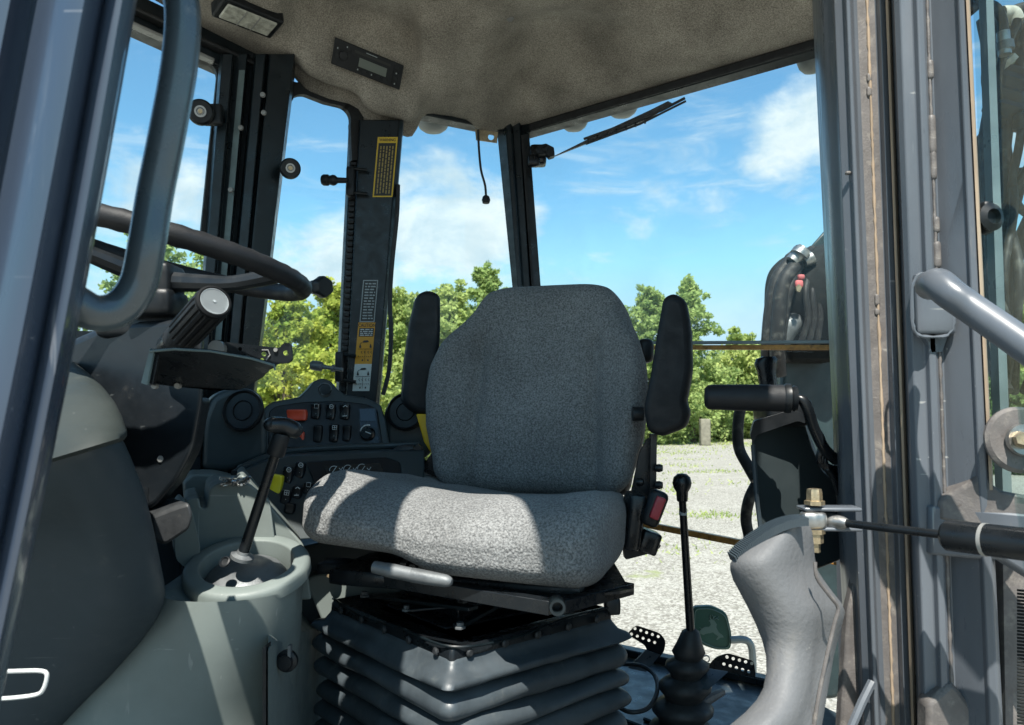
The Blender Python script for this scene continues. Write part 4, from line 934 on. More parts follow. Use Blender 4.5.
# bits and screws in the tray
m = M(); r2 = random.Random(8)
for k in range(22):
    c = P(r2.uniform(222, 248), r2.uniform(478, 485), 1.215); d = Vector((r2.gauss(0, 1), r2.gauss(0, 1), r2.gauss(0, .3))).normalized(); m.tube([c-d*.008, c+d*.008], .0022, 6)
tag(m.build('loose_screws', 'bare_steel'), 'small heap of loose screws in the tray beside the gear lever', 'screws', kind='stuff')
gl = thing('gear_lever', P(243, 560, 1.13), 'black gear lever with a hammer-shaped knob rising from the round console well', 'gear lever')
A = P(242, 557, 1.115); B = P(276, 452, 1.09)
m = M(); m.tube([A, B], [.0082, .0072], 16); m.build('shaft', 'satin_black', gl)
m = M(); D = (B-A).normalized(); m.lathe([(.017, -.002), (.017, .003), (.010, .006), (.009, .010)], A, D, 24); m.build('collar', 'cast_alloy', gl)
m = M(); m.lathe([(.0125, 0), (.0135, .002), (.0125, .03), (.011, .034)], B-D*.004, D, 20); m.build('sleeve', 'black_plastic', gl)
m = M(); m.tube([P(269, 426, 1.075), P(272, 425, 1.074), P(285, 426, 1.085), P(294, 430, 1.09), P(299, 434, 1.095)], [.009, .0118, .0125, .0125, .0085], 18, smooth=5); m.build('knob', 'satin_black', gl)
# floor box right of the console
fb = thing('floor_box', P(295, 725, 1.2), 'grey-green panel box with a black bolt between console and seat bellows', 'box')
slab([(268, 650), (276, 641), (326, 624), (334, 630), (334, 800), (268, 800)], 1.22, .20, 'box_shell', 'console_grey', fb, .008, fn=lambda x, y: 1.02+(x-268)*.0095)
m = M(); c = P(288, 660, 1.092); m.lathe([(.0155, 0), (.0155, .006), (.011, .008), (.010, .014), (0, .015)], c, (-.1, -1, 0), 24); m.build('bolt_cap', 'black_plastic', fb)
m = M(); m.prism([P(262.5, 648, 1.03), P(266, 646, 1.03), P(266, 770, 1.03), P(262.5, 770, 1.03)], (0, .02, 0)); m.build('dark_seam', 'gasket', fb)  # thin dark strip marking the gap line left of the box
m = M(); m.box(P(290, 652, 1.085), (.004, .01, .02)); m.build('bolt_tab', 'cast_alloy', fb)
ls = thing('console_ledge', P(330, 600, 1.35), 'pale grey-green ledge with a small screw under the front of the seat', 'ledge')
slab([(306, 582), (312, 576), (350, 570), (420, 572), (420, 640), (322, 622)], 1.42, .3, 'ledge_top', 'console_grey', ls, .012)
m = M(); m.lathe([(.012, 0), (.010, .003), (.006, .004), (.005, .008), (0, .009)], P(333, 577, 1.405)+Zup*.004, (0, -.3, 1), 16); m.build('screw', 'zinc_brass', ls)
slab([(296, 548), (330, 540), (420, 540), (420, 580), (300, 640), (296, 600)], 1.46, .1, 'ledge_back', 'pod_plastic', ls, .01)

# ------------------------------------------------------------------ side console with switches
sc = thing('switch_console', P(320, 500, 1.6), 'dark side console with rocker switches, vents and gauge display', 'console')
panel_out = [(262, 470), (264, 408), (272, 402), (300, 397), (309, 388), (314, 381), (322, 378), (331, 381), (337, 389), (346, 395), (366, 398), (381, 405), (386, 420), (390, 447), (386, 456)]
CYf = lambda x, y: 1.66-(y-378)*.0007+(x-320)*.0009
m = M(); m.prism([P(x, y, CYf(x, y)) for x, y in rounded(panel_out, 3)], (-.04, .12, 0)); m.build('console_face', 'pod_plastic', sc, bevel=.006, seg=3)
inner = [(268, 448), (269, 411), (276, 406), (303, 402), (340, 401), (366, 404), (377, 409), (383, 446)]
m = M(); m.prism([P(x, y, CYf(x, y)-.004) for x, y in rounded(inner, 4)], (0, .006, 0)); m.build('switch_panel', 'black_plastic', sc, bevel=.002)
def pod(cx, cy, r, Y, outl, dep):
    m = M(); m.prism([P(x, y, Y) for x, y in rounded(outl, 9, 8)], ((cx-CX)/F*dep*1.3, dep, 0)); m.build('vent_pod', 'pod_plastic', sc, bevel=.014, seg=4)
    m = M(); rr = r/F*Y; m.lathe([(rr, 0), (rr, .008), (rr*.93, .012), (rr*.86, .008), (rr*.84, .006), (rr*.5, .006), (rr*.46, .009), (rr*.44, .006), (0, .006)], P(cx, cy, Y-.002), (-.12, -1, .18), 40); m.build('round_vent', 'black_plastic', sc)
pod(244, 411, 21, 1.50, [(200, 470), (202, 420), (212, 396), (228, 388), (246, 387), (262, 394), (268, 420), (268, 458), (232, 472)], .14)
pod(406, 412, 19, 1.72, [(384, 450), (385, 410), (394, 399), (412, 398), (430, 402), (436, 450), (420, 462)], .1)
# lower shelf edge and gauge cluster
m = M(); m.tube([P(234, 474, 1.40), P(250, 464, 1.45), (P(284, 452, 1.52)), P(330, 448, 1.58), P(385, 446, 1.64), P(420, 444, 1.66)], [.007]*6, 10, smooth=5); m.build('console_lip', 'pod_plastic', sc)
m = M(); m.prism([P(x, y, 1.48+(x-300)*.0008-(y-450)*.0016) for x, y in [(236, 474), (262, 462), (290, 455), (425, 450), (425, 530), (300, 540), (284, 530)]], (-.04, .10, 0)); m.build('lower_panel', 'pod_plastic', sc, bevel=.004)
LY = lambda x, y: 1.48+(x-300)*.0008-(y-450)*.0016
m = M(); m.prism([P(x, y, LY(x, y)-.006) for x, y in rounded([(306, 462), (385, 457), (400, 462), (404, 500), (320, 500)], 3)], (0, .008, 0)); m.build('gauge_bezel', 'black_plastic', sc, bevel=.002)
m = M(); m.prism([P(x, y, LY(x, y)-.008) for x, y in [(324, 467), (380, 463), (388, 482), (330, 490)]], (0, .003, 0)); gd = m.build('gauge_display', 'dark_display', sc)
m = M()
for cx in (334, 348, 362):
    pts = [P(cx+4.5*math.cos(R(a)), 470.5-(cx-334)*.07-4.5*math.sin(R(a)), LY(cx, 474)-.0095) for a in range(60, 200, 14)]; m.tube(pts, .0006, 5)
    m.tube([P(cx-2, 473, LY(cx, 474)-.0095), P(cx+3, 466, LY(cx, 474)-.0095)], .0006, 5); m.tube([P(cx+5, 468, LY(cx, 474)-.0095), P(cx+7, 470, LY(cx, 474)-.0095), P(cx+9, 467, LY(cx, 474)-.0095)], .0006, 5)
m.build('gauge_marks', 'white_print', gd)
def rocker(px, py, wpx, hpx, material, Yf, mark=None, lean=0, name='rocker_switch'):
    Y = Yf(px, py)-.008; w_ = wpx/F*Y; h_ = hpx/F*Y
    rot = Matrix.Rotation(R(lean), 3, 'Y')
    m = M(); m.rbox(P(px, py, Y), (w_, .016, h_), .004, rot, n=6, fn=lambda p: p+Vector((0, -.0035*(abs(p.z)/(h_/2))**1.5+.002, 0))); o = m.build(name, material, sc)
    if mark:
        m = M(); c = P(px, py, Y-.0105); u = rot@Vector((1, 0, 0)); v = rot@Vector((0, 0, 1)); up = v*h_*.30; s_ = w_*.22
        def pnt(a, b): return c+up+u*a*s_+v*b*s_
        if mark == 'square': m.tube([pnt(-1, -1), pnt(1, -1), pnt(1, 1), pnt(-1, 1)], .0006, 5, closed=True)
        elif mark == 'fan': m.tube([pnt(math.cos(t*.7), math.sin(t*.7)) for t in range(9)], .0007, 5, closed=True); m.tube([pnt(-.5, 0), pnt(.5, 0)], .0007, 5)
        elif mark == 'wipe': m.tube([pnt(-1, -.2), pnt(0, .6), pnt(1, -.1)], .0009, 5); m.tube([c-up+u*-s_, c-up+u*s_+v*s_*.4], .0010, 5)
        elif mark == 'grid':
            for a in (-1, 0, 1): m.tube([pnt(a, -1), pnt(a, 1)], .0005, 5); m.tube([pnt(-1, a), pnt(1, a)], .0005, 5)
        m.tube([c-up*.55-u*.0004, c-up*.55+u*.0006], .0006, 5)
        m.build('switch_symbol', 'white_print', o)
    return o
o = rocker(297, 415, 20, 11, 'orange_red', CYf); o['label'] = 'wide orange-red hazard rocker switch'
rocker(316, 411, 9, 16, 'satin_black', CYf, 'square', 4); rocker(331, 411.5, 9, 16, 'satin_black', CYf, 'fan', 4); rocker(345, 411.5, 9.5, 16, 'satin_black', CYf, 'wipe', 3)
rocker(334, 433, 9, 18, 'satin_black', CYf, 'grid', 4); rocker(318, 433.5, 8.5, 17, 'black_plastic', CYf, None, 4, 'blank_switch'); rocker(347, 433, 8, 16, 'black_plastic', CYf, None, 4, 'blank_switch')
m = M(); m.prism([P(x, y, CYf(x, y)-.0055) for x, y in [(358, 408), (376, 408), (379, 443), (362, 443)]], (0, .002, 0)); m.build('knob_plate', 'satin_black', sc)
m = M(); m.prism([P(x, y, CYf(x, y)-.0065) for x, y in [(359.5, 409), (374.5, 409), (376, 421), (360.5, 421)]], (0, .002, 0)); m.build('heater_label', 'dark_display', sc)
kc = P(369, 434, CYf(369, 434)-.006); m = M(); m.lathe([(.015, 0), (.014, .014), (.012, .017), (0, .017)], kc, (-.15, -1, .15), 24); ro = m.build('rotary_knob', 'satin_black', sc)
m = M(); m.tube([P(368+8*math.cos(R(a)), 433-8*math.sin(R(a)), CYf(368, 433)-.010) for a in range(75, 235, 16)], [.0008+.0009*(i/9) for i in range(10)][::-1], 6); m.tube([kc+Vector((-.004, -.020, .006)), kc+Vector((.008, -.020, .001))], .0011, 5); m.build('temperature_arc', 'white_print', ro)
# top mounted socket
m = M(); kc = P(325, 390, CYf(325, 390)-.002); m.lathe([(.016, 0), (.016, .005), (.013, .008), (.012, .004), (0, .004)], kc, (-.1, -1, .1), 24); m.build('power_socket', 'cast_alloy', sc)
m = M(); m.lathe([(.012, .005), (.012, .012), (0, .013)], kc+Vector((.005, 0, 0)), (-.1, -1, .1), 20); m.build('socket_cap', 'black_plastic', sc)
# lower switch group
o = rocker(276.5, 484, 12, 19, 'yellow_plastic', LY, None, 10); o['label'] = 'yellow parking brake rocker switch'
rocker(288, 475, 10, 17, 'satin_black', LY, 'fan', 9); rocker(300, 470, 10, 16, 'satin_black', LY, 'fan', 9)
rocker(286, 497, 10, 14, 'black_plastic', LY, 'grid', 9); rocker(297, 492, 10, 12, 'black_plastic', LY, 'wipe', 9); rocker(308, 488, 9, 11, 'black_plastic', LY, 'square', 9)
rocker(290, 508, 10, 10, 'black_plastic', LY, None, 9, 'blank_switch')
# key
ky = thing('ignition_key', P(300, 440, 1.62), 'red ignition key fob with ring and bright tag hanging in the console', 'key')
m = M(); m.rbox(P(301.5, 439, 1.60), (.013, .010, .032), .004, n=6); m.build('key_head', 'orange_red', ky)
m = M(); m.tube([P(301+4.5*math.cos(R(a)), 449-4.5*math.sin(R(a)), 1.60) for a in range(0, 360, 30)], .0011, 6, closed=True); m.build('key_ring', 'bare_steel', ky)
m = M(); m.tube([P(302, 452, 1.6), P(302, 458, 1.595), P(303, 459, 1.595)], .0014, 6); m.prism(poly([(301.5, 458), (304, 457), (306, 466), (304, 467)], 1.59), (0, .002, 0)); m.build('key_tag', 'bare_steel', ky)
# yellow strip and hand loop behind the seat
m = M(); m.prism([P(x, y, 1.655) for x, y in [(416, 414), (436, 414), (440, 440), (434, 458), (424, 442)]], (.0, .03, 0)); tag(m.build('yellow_strap', 'machine_yellow', bevel=.003), 'yellow strap end showing between the left armrest and backrest', 'strap')
m = M(); m.tube([P(386, 466, 1.62), P(392, 458, 1.60), P(402, 451, 1.60), P(414, 449, 1.6)], [.012, .014, .013, .010], 12, smooth=5); tag(m.build('wiring_loom', 'rubber'), 'thick black wiring loom curving behind the cushion left corner', 'cable')

# ------------------------------------------------------------------ operator seat
YAW = R(-16); RS = Matrix.Rotation(YAW, 3, 'Z'); SO = Vector((-.052, 1.352, EYE-.272))
seat = thing('operator_seat', Vector((SO.x, SO.y, FLOOR)), 'grey fabric suspension seat with two raised armrests and black bellows base', 'seat')
def SP(x, y, z): return SO+RS@Vector((x, y, z))
def cush(p):
    x, y, z = p; hx, hy, hz = .25, .235, .06
    u = x/hx; v = y/hy
    top = (z+hz)/(2*hz)
    zz = z+top*(.020*abs(u)**2.2-.010*(1-abs(u)))+top*.012*math.exp(-((v+.45)**2)/.15)-top*.012*sm(-.1, .9, v)
    if v < -.55: zz += -.030*((-.55-v)/.45)**2*top+.016*((-.55-v)/.45)*(1-top)
    zz += (1-top)*.022*(1-sm(-.35, .05, u))*(1-sm(-.6, .2, v))
    xx = x*(1-.07*sm(0, 1, v)-.05*sm(-.6, -1, v)); yy = y-.02*math.cos(u*1.4)*(1 if v < 0 else .3)
    zz += -.004*math.exp(-((abs(u)-.60)**2)/.004)*top
    return Vector((xx, yy, zz))
m = M(); m.rbox(SP(0, 0, .066), (.50, .47, .12), .042, RS@Matrix.Rotation(R(3.2), 3, 'Y')@Matrix.Rotation(R(-1.5), 3, 'X'), cush, n=40); cu_ = m.build('cushion', 'seat_fabric', seat, angle=180)
# backrest
Wt = [(0, .200), (.06, .210), (.13, .232), (.20, .240), (.26, .236), (.31, .216), (.36, .184), (.40, .160), (.43, .150), (.49, .146)]
BH = .45
def back(p):
    x, y, z = p; h_ = z+BH/2; wv = pl(Wt, h_); u = x/.225
    if x > 0: wv = pl([(0, .200), (.06, .208), (.13, .226), (.20, .234), (.26, .230), (.31, .216), (.36, .200), (.40, .190), (.43, .182), (.45, .174)], h_)
    xx = x*wv/.225
    side = sm(.45, 1, abs(u)); yy = y-.038*side*(1-sm(.30, .42, h_))+.012*(1-abs(u)**2)*(1 if y < 0 else 0)
    yy += .016*math.exp(-((abs(xx)-.125-.05*max(0, .2-h_))**2)/.00014)*(1-sm(.30, .36, h_)) if y < 0 else 0
    yy -= .014*math.exp(-((h_-.12)**2)/.008)*(1-abs(u)) if y < 0 else 0
    zz = z+(.010-.040*abs(u)**5)*sm(.30, .45, h_)
    return Vector((xx, yy, zz))
RB = RS@Matrix.Rotation(R(-13), 3, 'X')
BC = SP(.040, .262, .315)
m = M(); m.rbox(BC, (.45, .095, BH), .046, RB, back, n=72); m.build('backrest', 'seat_fabric', seat, angle=180)
# moulded shell behind the backrest
m = M(); m.rbox(BC+RB@Vector((0, .045, -.01)), (.43, .05, BH*.93), .024, RB, lambda p: Vector((p.x*pl(Wt, p.z+BH/2)/.225*.98, p.y, p.z)), n=14); m.build('back_shell', 'black_plastic', seat)
# armrests (traced side outlines with real depth)
def arm(pts, Y, dep, r=7):
    m = M(); q = rounded(pts, r, 6); m.prism([P(x, y, Y) for x, y in q], (-.015 if Y > 1.5 else .02, dep, 0)); return m.build('armrest', 'black_foam', seat, bevel=.014, seg=5, angle=60)
arm([(417, 294), (428, 289), (441, 294), (441, 330), (437, 400), (430, 416), (414, 413), (402, 402), (405, 360), (411, 320)], 1.66, .07)
arm([(663, 297), (673, 292), (686, 299), (691, 330), (692, 370), (686, 402), (690, 412), (686, 428), (662, 437), (647, 432), (643, 408), (650, 375), (657, 330)], 1.36, .07)
m = M(); m.lathe([(.014, 0), (.014, .02)], P(643, 414, 1.42), (-1, 0, 0), 16); m.rbox(P(433, 402, 1.66), (.02, .04, .05), .006, n=5); pieces(m, 'armrest_pivot', 'black_plastic', seat)
m = M(); m.rbox(P(645, 351, 1.58), (.035, .04, .052), .014, n=8); m.build('lumbar_knob', 'black_plastic', seat)
# side mechanism on the right
mech = M()
def plate(pts, Y, dep=.006, r=0): mech.prism([P(x, y, Y) for x, y in (rounded(pts, r) if r else pts)], (0, dep, 0))
plate([(640, 452), (648, 438), (657, 436), (656, 510), (640, 520), (627, 540), (630, 500)], 1.42, .01, 3)
plate([(651, 434), (657, 434), (655, 497), (650, 497)], 1.40, .02)
plate([(628, 500), (640, 498), (645, 540), (662, 545), (656, 552), (625, 560), (622, 530)], 1.38, .02, 3)
for x, y in ((656, 468), (656, 485), (637, 482)): mech.lathe([(.007, 0), (.008, .006), (.006, .012), (0, .012)], P(x, y, 1.39), (1, -.4, 0), 12)
mech.rbox(P(648, 541, 1.38), (.035, .05, .04), .005, Matrix.Rotation(R(20), 3, 'Y'), n=5)
mech.rbox(P(632, 520, 1.38), (.03, .08, .10), .008, Matrix.Rotation(R(8), 3, 'Y'), n=5)
mech.tube([P(636, 500, 1.37), P(642, 510, 1.365), P(634, 525, 1.36), P(628, 548, 1.37)], .004, 8, smooth=4)
mech.build('recliner_bracket', 'satin_black', seat)
m = M(); rb = Matrix.Rotation(R(22), 3, 'Y'); m.rbox(P(654, 508, 1.345), (.034, .034, .066), .011, rb, n=8); bk = m.build('belt_buckle', 'black_plastic', seat)
m = M(); m.rbox(P(657.5, 508, 1.324), (.017, .010, .041), .003, rb, n=6); m.build('release_button', 'buckle_red', bk)
m = M(); m.tube([P(406, 470, 1.56), P(400, 458, 1.56), P(414, 452, 1.58), P(424, 462, 1.6)], .006, 8, smooth=4); m.prism(poly([(398, 462), (418, 444), (422, 448), (408, 468)], 1.58), (0, .01, 0)); m.prism(poly([(420, 470), (440, 440), (446, 468), (440, 480)], 1.60), (0, .02, 0)); m.build('left_bracket', 'satin_black', seat)
# seat pan plate and rails
RSx = RS
pcn = EYE-.285
pl_c = [P(352, 570, 1.27), P(559, 604, 1.065), P(628, 586, 1.19), P(600, 560, 1.62), P(420, 552, 1.62)]
for q in pl_c: q.z = EYE-.284+(q.x+.1)*-.02
m = M(); m.prism(pl_c, (0, 0, .012)); m.build('seat_pan', 'satin_black', seat, bevel=.002)
m = M(); m.rbox(SP(0, .02, -.004), (.42, .40, .03), .01, RS, n=6); m.build('pan_core', 'satin_black', seat)
def bar(a, b, w_, h_, name, material, par, bev=.001): 
    m = M(); d = (b-a); L_ = d.length; d.normalize(); s_ = d.cross(Zup).normalized(); u_ = s_.cross(d)
    m.loft([[q+s_*x+u_*z for x, z in ((-w_/2, -h_/2), (w_/2, -h_/2), (w_/2, h_/2), (-w_/2, h_/2))] for q in (a, b)]); return m.build(name, material, par, bevel=bev)
bar(P(350, 573, 1.26), P(552, 607, 1.062), .02, .02, 'slide_rail', 'satin_black', seat)
bar(P(560, 606, 1.068), P(629, 588, 1.2), .02, .018, 'slide_rail', 'satin_black', seat)
m = M(); m.lathe([(.011, 0), (.011, .03), (.0075, .03), (.0075, .004), (0, .004)], P(557, 606, 1.045)+Vector((0, .02, 0)), (0, -1, 0), 20); m.build('rail_end', 'dark_frame', seat)
m = M(); m.prism([P(578, 598, 1.15), P(620, 594, 1.12), P(634, 591, 1.16), P(612, 584, 1.28)], (0, 0, .004)); m.build('pan_flange', 'satin_black', seat)
# front adjusting handle
m = M(); A = P(374, 567, 1.12); B = P(412, 575, 1.10); m.tube([A, (A+B)/2, B], [.009, .0105, .010], 14); 
for v in m.v: pass
m.build('adjuster_handle', 'cast_alloy', seat)
m = M(); A = P(412, 575, 1.10); B = P(452, 582, 1.08); m.tube([A, lerp(A, B, .3), lerp(A, B, .85), B], [.0105, .0105, .009, .004], 14, smooth=4); ah = m.build('adjuster_handle', 'cast_alloy', seat)
m = M()
for k in range(6): m.box(P(404+k*9, 563+k*1.6, 1.17-k*.006), (.009, .02, .004))
m.build('ratchet_teeth', 'satin_black', seat)
m = M(); m.rbox(P(336, 566, 1.3), (.06, .05, .022), .01, n=6); m.build('front_lever', 'black_plastic', seat)
# inner scissor mechanism on top of the bellows
BCn = Vector((-.0875, 1.105, EYE-.350)); e1 = Vector((-.2385, .275, 0)); e2 = Vector((.2575, .215, 0)); n1 = e1.normalized(); n2 = e2.normalized()
cB = BCn+(e1+e2)/2
def rect(ex, z, r=.02, k=5):
    a = e1.length/2+ex; b = e2.length/2+ex; out = []
    for (sx, sy, a0) in ((1, 1, 0), (-1, 1, 90), (-1, -1, 180), (1, -1, 270)):
        for i in range(k+1):
            t = R(a0+90*i/k); out.append(Vector((cB.x, cB.y, z))+n1*(sx*(a-r)+r*math.cos(t))+n2*(sy*(b-r)+r*math.sin(t)))
    return out
m = M(); z = BCn.z
rr_ = [rect(-.06, z-.012, .006), rect(-.014, z-.006, .006), rect(-.004, z-.001, .006), rect(.0, z+.002, .006), rect(.003, z-.004, .006), rect(.004, z-.016, .008)]
m.loft(rr_, caps=True); m.build('bellows_rim', 'satin_black', seat, angle=50)
m = M(); rg = [rect(.003, z-.012, .01)]
zz = z-.012
rg += [rect(.006, zz-.008, .010), rect(.014, zz-.020, .012), rect(.026, zz-.028, .014), rect(.029, zz-.036, .014), rect(.020, zz-.042, .012), rect(.004, zz-.046, .010)]
zz -= .046
for k in range(8):
    for t in (.06, .15, .3, .45, .6, .72, .84, .94, 1.0): ex = .002+.027*max(0, math.sin(math.pi*t**1.2))**.42; rg.append(rect(ex, zz-.037*t, .010+ex*.35))
    zz -= .037
def sag(p, i):
    d = Vector((p.x-cB.x, p.y-cB.y, 0)); nn = mnoise.noise(Vector((p.x*9, p.y*9, i*.11+3))); n2_ = mnoise.noise(Vector((p.x*22, p.y*22, i*.25)))
    fd = 1 if i > 2 else 0
    return p+fd*(d.normalized()*(.009*nn+.002*n2_)+Vector((0, 0, .009*nn+.003*n2_)))
def fine(r_):
    o_ = []
    for a, b in zip(r_, r_[1:]+r_[:1]):
        k_ = max(1, int((b-a).length/.02)); o_ += [a.lerp(b, t/k_) for t in range(k_)]
    return o_
ns = [max(1, int((b-a).length/.02)) for a, b in zip(rg[0], rg[0][1:]+rg[0][:1])]
rg = [[a.lerp(b, t/k_) for (a, b), k_ in zip(zip(r_, r_[1:]+r_[:1]), ns) for t in range(k_)] for r_ in rg]
rg = [[sag(p, i) for p in r_] for i, r_ in enumerate(rg) if r_[0].z > FLOOR+.01]
m.loft(rg); m.build('bellows', 'rubber_bellows', seat, angle=80)
m = M()
for s_, ax, o_ in ((1, n1, -n2*(e2.length/2+.004)), (1, n2, -n1*(e1.length/2+.004))):
    pass
r2 = random.Random(4)
for k in range(5):
    for (A, B) in ((BCn, BCn+e1), (BCn, BCn+e2)):
        q = A.lerp(B, .08+.2*k); outd = (n1.cross(Zup) if B == BCn+e1 else n2.cross(Zup)); outd = outd if outd.y < 0 else -outd
        m.lathe([(.006, 0), (.0065, .003), (.004, .005), (0, .005)], q+outd*.006-Zup*.008, outd, 10)
pieces(m, 'rim_clip', 'rubber', seat)
# crooked retaining wire, brackets and bolts inside
m = M(); A = BCn+e1; m.tube([A+Zup*.004, A.lerp(BCn, .3)+Vector((.0, -.004, -.006)), A.lerp(BCn, .62)+Vector((0, -.006, .003)), BCn+Vector((0, 0, .004)), BCn.lerp(BCn+e2, .35)+Vector((0, -.006, -.004)), BCn.lerp(BCn+e2, .7)+Vector((0, -.004, .006)), BCn+e2+Zup*.004], .0022, 6, smooth=6); m.build('retaining_wire', 'dark_frame', seat)
m = M()
m.box(BCn+(e1+e2)*.5+Zup*.016, (.16, .16, .05), Matrix.Rotation(R(40), 3, 'Z'))
m.prism([BCn+e1*.2+e2*.12+Zup*.004, BCn+e1*.9+e2*.14+Zup*.004, BCn+e1*.8+e2*.6+Zup*.004, BCn+e1*.15+e2*.85+Zup*.004], (0, 0, .004)); m.build('swivel_plate', 'satin_black', seat, bevel=.002)
bar(BCn+e1*.85+e2*.15+Zup*.012, BCn+e1*.1+e2*.2+Zup*.04, .02, .006, 'scissor_link', 'dark_frame', seat); bar(BCn+e1*.15+e2*.15+Zup*.012, BCn+e1*.3+e2*.85+Zup*.045, .02, .006, 'scissor_link', 'dark_frame', seat)
bar(BCn+e1*.45+e2*.10+Zup*.02, BCn+e1*.12+e2*.75+Zup*.03, .03, .004, 'scissor_link', 'dark_frame', seat)
m = M()
for a, b, z_ in ((.12, .14, .012), (.5, .12, .012), (.2, .55, .014), (.85, .1, .012), (.3, .3, .03)): m.lathe([(.009, 0), (.009, .003), (.006, .004), (.006, .009), (0, .010)], BCn+e1*a+e2*b+Zup*z_, (0, 0, 1), 6)
pieces(m, 'mount_bolt', 'cast_alloy', seat)
m = M(); m.rbox(P(612, 605, 1.33), (.028, .03, .03), .006, n=5); m.build('side_clip', 'dark_frame', seat)
m = M(); m.prism(poly([(601, 713), (609, 708), (609, 740), (601, 740)], 1.33), (0, .02, 0)); m.lathe([(.007, 0), (.007, .006), (0, .006)], P(605, 722, 1.325), (0, -1, 0), 6); m.build('base_bracket', 'dark_frame', seat)

# ------------------------------------------------------------------ rear controls
bl = thing('control_stick', P(683, 690, 1.5), 'tall slim black control stick with ball knob and rubber boot behind the seat', 'control lever')
m = M(); m.tube([P(682, 494, 1.46), P(686, 560, 1.48), P(691, 640, 1.5)], [.0072, .0076, .0085], 14); m.build('shaft', 'satin_black', bl)
m = M(); c = P(682, 483, 1.46); m.lathe([(0, .019), (.009, .0175), (.016, .011), (.0185, .0), (.0165, -.009), (.0115, -.017), (.0105, -.034), (.0085, -.036)], c, (0, 0, 1), 26); m.build('ball_knob', 'satin_black', bl)
m = M(); m.lathe([(.0078, 0), (.0078, .012)], P(683, 515, 1.466), (.01, 0, 1), 16); m.build('sleeve_label', 'grey_print', bl)
m = M(); b0 = P(679, 700, 1.54); b0.z = FLOOR; H_ = (P(691, 628, 1.50).z-b0.z)
pf = [(.075, 0), (.076, .08), (.070, .13), (.052, .16), (.055, .20), (.070, .26), (.070, .30), (.060, .34), (.043, .37), (.046, .40), (.060, .46), (.060, .50), (.050, .54), (.035, .57), (.038, .60), (.050, .65), (.049, .69), (.030, .73), (.033, .76), (.038, .79), (.030, .86), (.020, .97), (.009, 1.0)]
dlt = P(691, 628, 1.50)-b0
rings = []
for r, t in pf: c = b0+dlt*t; r *= .86; rings.append([c+Vector((r*math.cos(2*math.pi*i/28), r*math.sin(2*math.pi*i/28), 0)) for i in range(28)])
m.loft(rings); m.build('boot', 'rubber', bl, angle=80)
def pedal(pts, pts2, Y, holes, lbl, name='foot_pedal'):
    t = thing(name, P(pts[0][0], pts[0][1]+20, Y), lbl, 'pedal', 'perforated pedals behind the seat')
    c2 = M()
    for x, y in holes: c2.tube([P(x, y, Y-.05), P(x, y, Y+.05)], .0033, 8)
    m = M(); m.prism([P(x, y, Y) for x, y in rounded(pts, 4)], (.0, .004, -.001)); m.build('tread_plate', 'satin_black', t, cut=c2)
    m = M(); m.prism([P(x, y, Y-.003-(y-640)*.002) for x, y in pts2], (0, .004, 0)); m.build('sloped_plate', 'floor_mat', t)
pedal([(627, 634), (636, 625), (660, 633), (666, 641), (664, 652), (657, 660), (648, 655), (646, 646)], [(646, 650), (660, 655), (646, 672), (628, 668)], 1.72,
      [(635+k*5.8, 628.5+k*2.0) for k in range(5)]+[(631.5+k*5.8, 634+k*2.1) for k in range(5)], 'perforated black pedal left of the rubber boot')
pedal([(705, 670), (716, 657), (728, 653), (754, 661), (756, 678), (728, 672)], [(703, 668), (728, 672), (708, 690), (690, 686)], 1.58,
      [(727+k*6.2, 657+k*1.6) for k in range(5)]+[(724+k*6.2, 664+k*1.9) for k in range(5)], 'perforated black pedal right of the rubber boot')
m = M(); m.tube([P(692, 712, 1.5), P(706, 700, 1.53), P(722, 692, 1.58)], [.009, .012, .008], 10); m.tube([P(688, 715, 1.49), P(698, 712, 1.49)], .008, 8); tag(m.build('pedal_shaft', 'dusty_panel'), 'rusty brown pedal cross shaft lying on the cab floor', 'shaft')
m = M(); m.prism(poly([(672, 693), (690, 684), (710, 690), (690, 702)], 1.50), (0, .004, 0)); 
c2 = M()
for i in range(5):
    for j in range(2): c2.tube([P(679+i*5.4, 693-i*.6+j*4, 1.4), P(679+i*5.4, 693-i*.6+j*4, 1.6)], .0016, 6)
tag(m.build('floor_grate', 'satin_black', cut=c2), 'small perforated grate plate in front of the right pedal', 'plate')
m = M(); m.tube([P(614, 704, 1.5), P(630, 712, 1.47), P(648, 708, 1.48), (P(657, 692, 1.52)), P(655, 676, 1.58), P(642, 666, 1.62), P(622, 664, 1.66)], .0045, 8, smooth=7); tag(m.build('floor_cable', 'rubber'), 'looped black cable on the floor behind the bellows', 'cable')
# leaping deer flap outside
df_ = thing('emblem_flap', P(714, 650, 2.1), 'dark green rounded plate with a pale leaping deer emblem behind the control stick', 'sign plate')
m = M(); m.prism(poly(rounded([(693, 607), (712, 606), (727, 613), (732, 634), (731, 650), (716, 650), (700, 644), (692, 632)], 5), 2.1), (0, .02, 0)); m.build('plate', 'deer_green', df_, bevel=.003)
m = M(); rim_ = rounded([(695, 609), (711, 608.5), (725, 615), (730, 634), (729, 648), (716, 648), (702, 642), (694, 631)], 5); m.tube([P(x, y, 2.098) for x, y in rim_], .0014, 5, closed=True); m.build('edge_line', 'deer_pale', df_)
Dr = [(438, 296), (447, 302), (462, 294), (480, 294), (487, 284), (484, 272), (476, 268), (484, 262), (494, 262), (502, 266), (514, 284), (511, 294), (514, 304), (524, 320), (540, 332), (544, 340), (528, 342), (516, 352), (510, 350), (520, 336), (506, 326), (496, 318), (482, 322), (466, 324), (454, 330), (442, 324), (438, 312), (446, 306)]
m = M(); m.prism([P(600+x*.2276, 560+y*.2276, 2.099) for x, y in Dr], (0, .002, 0))
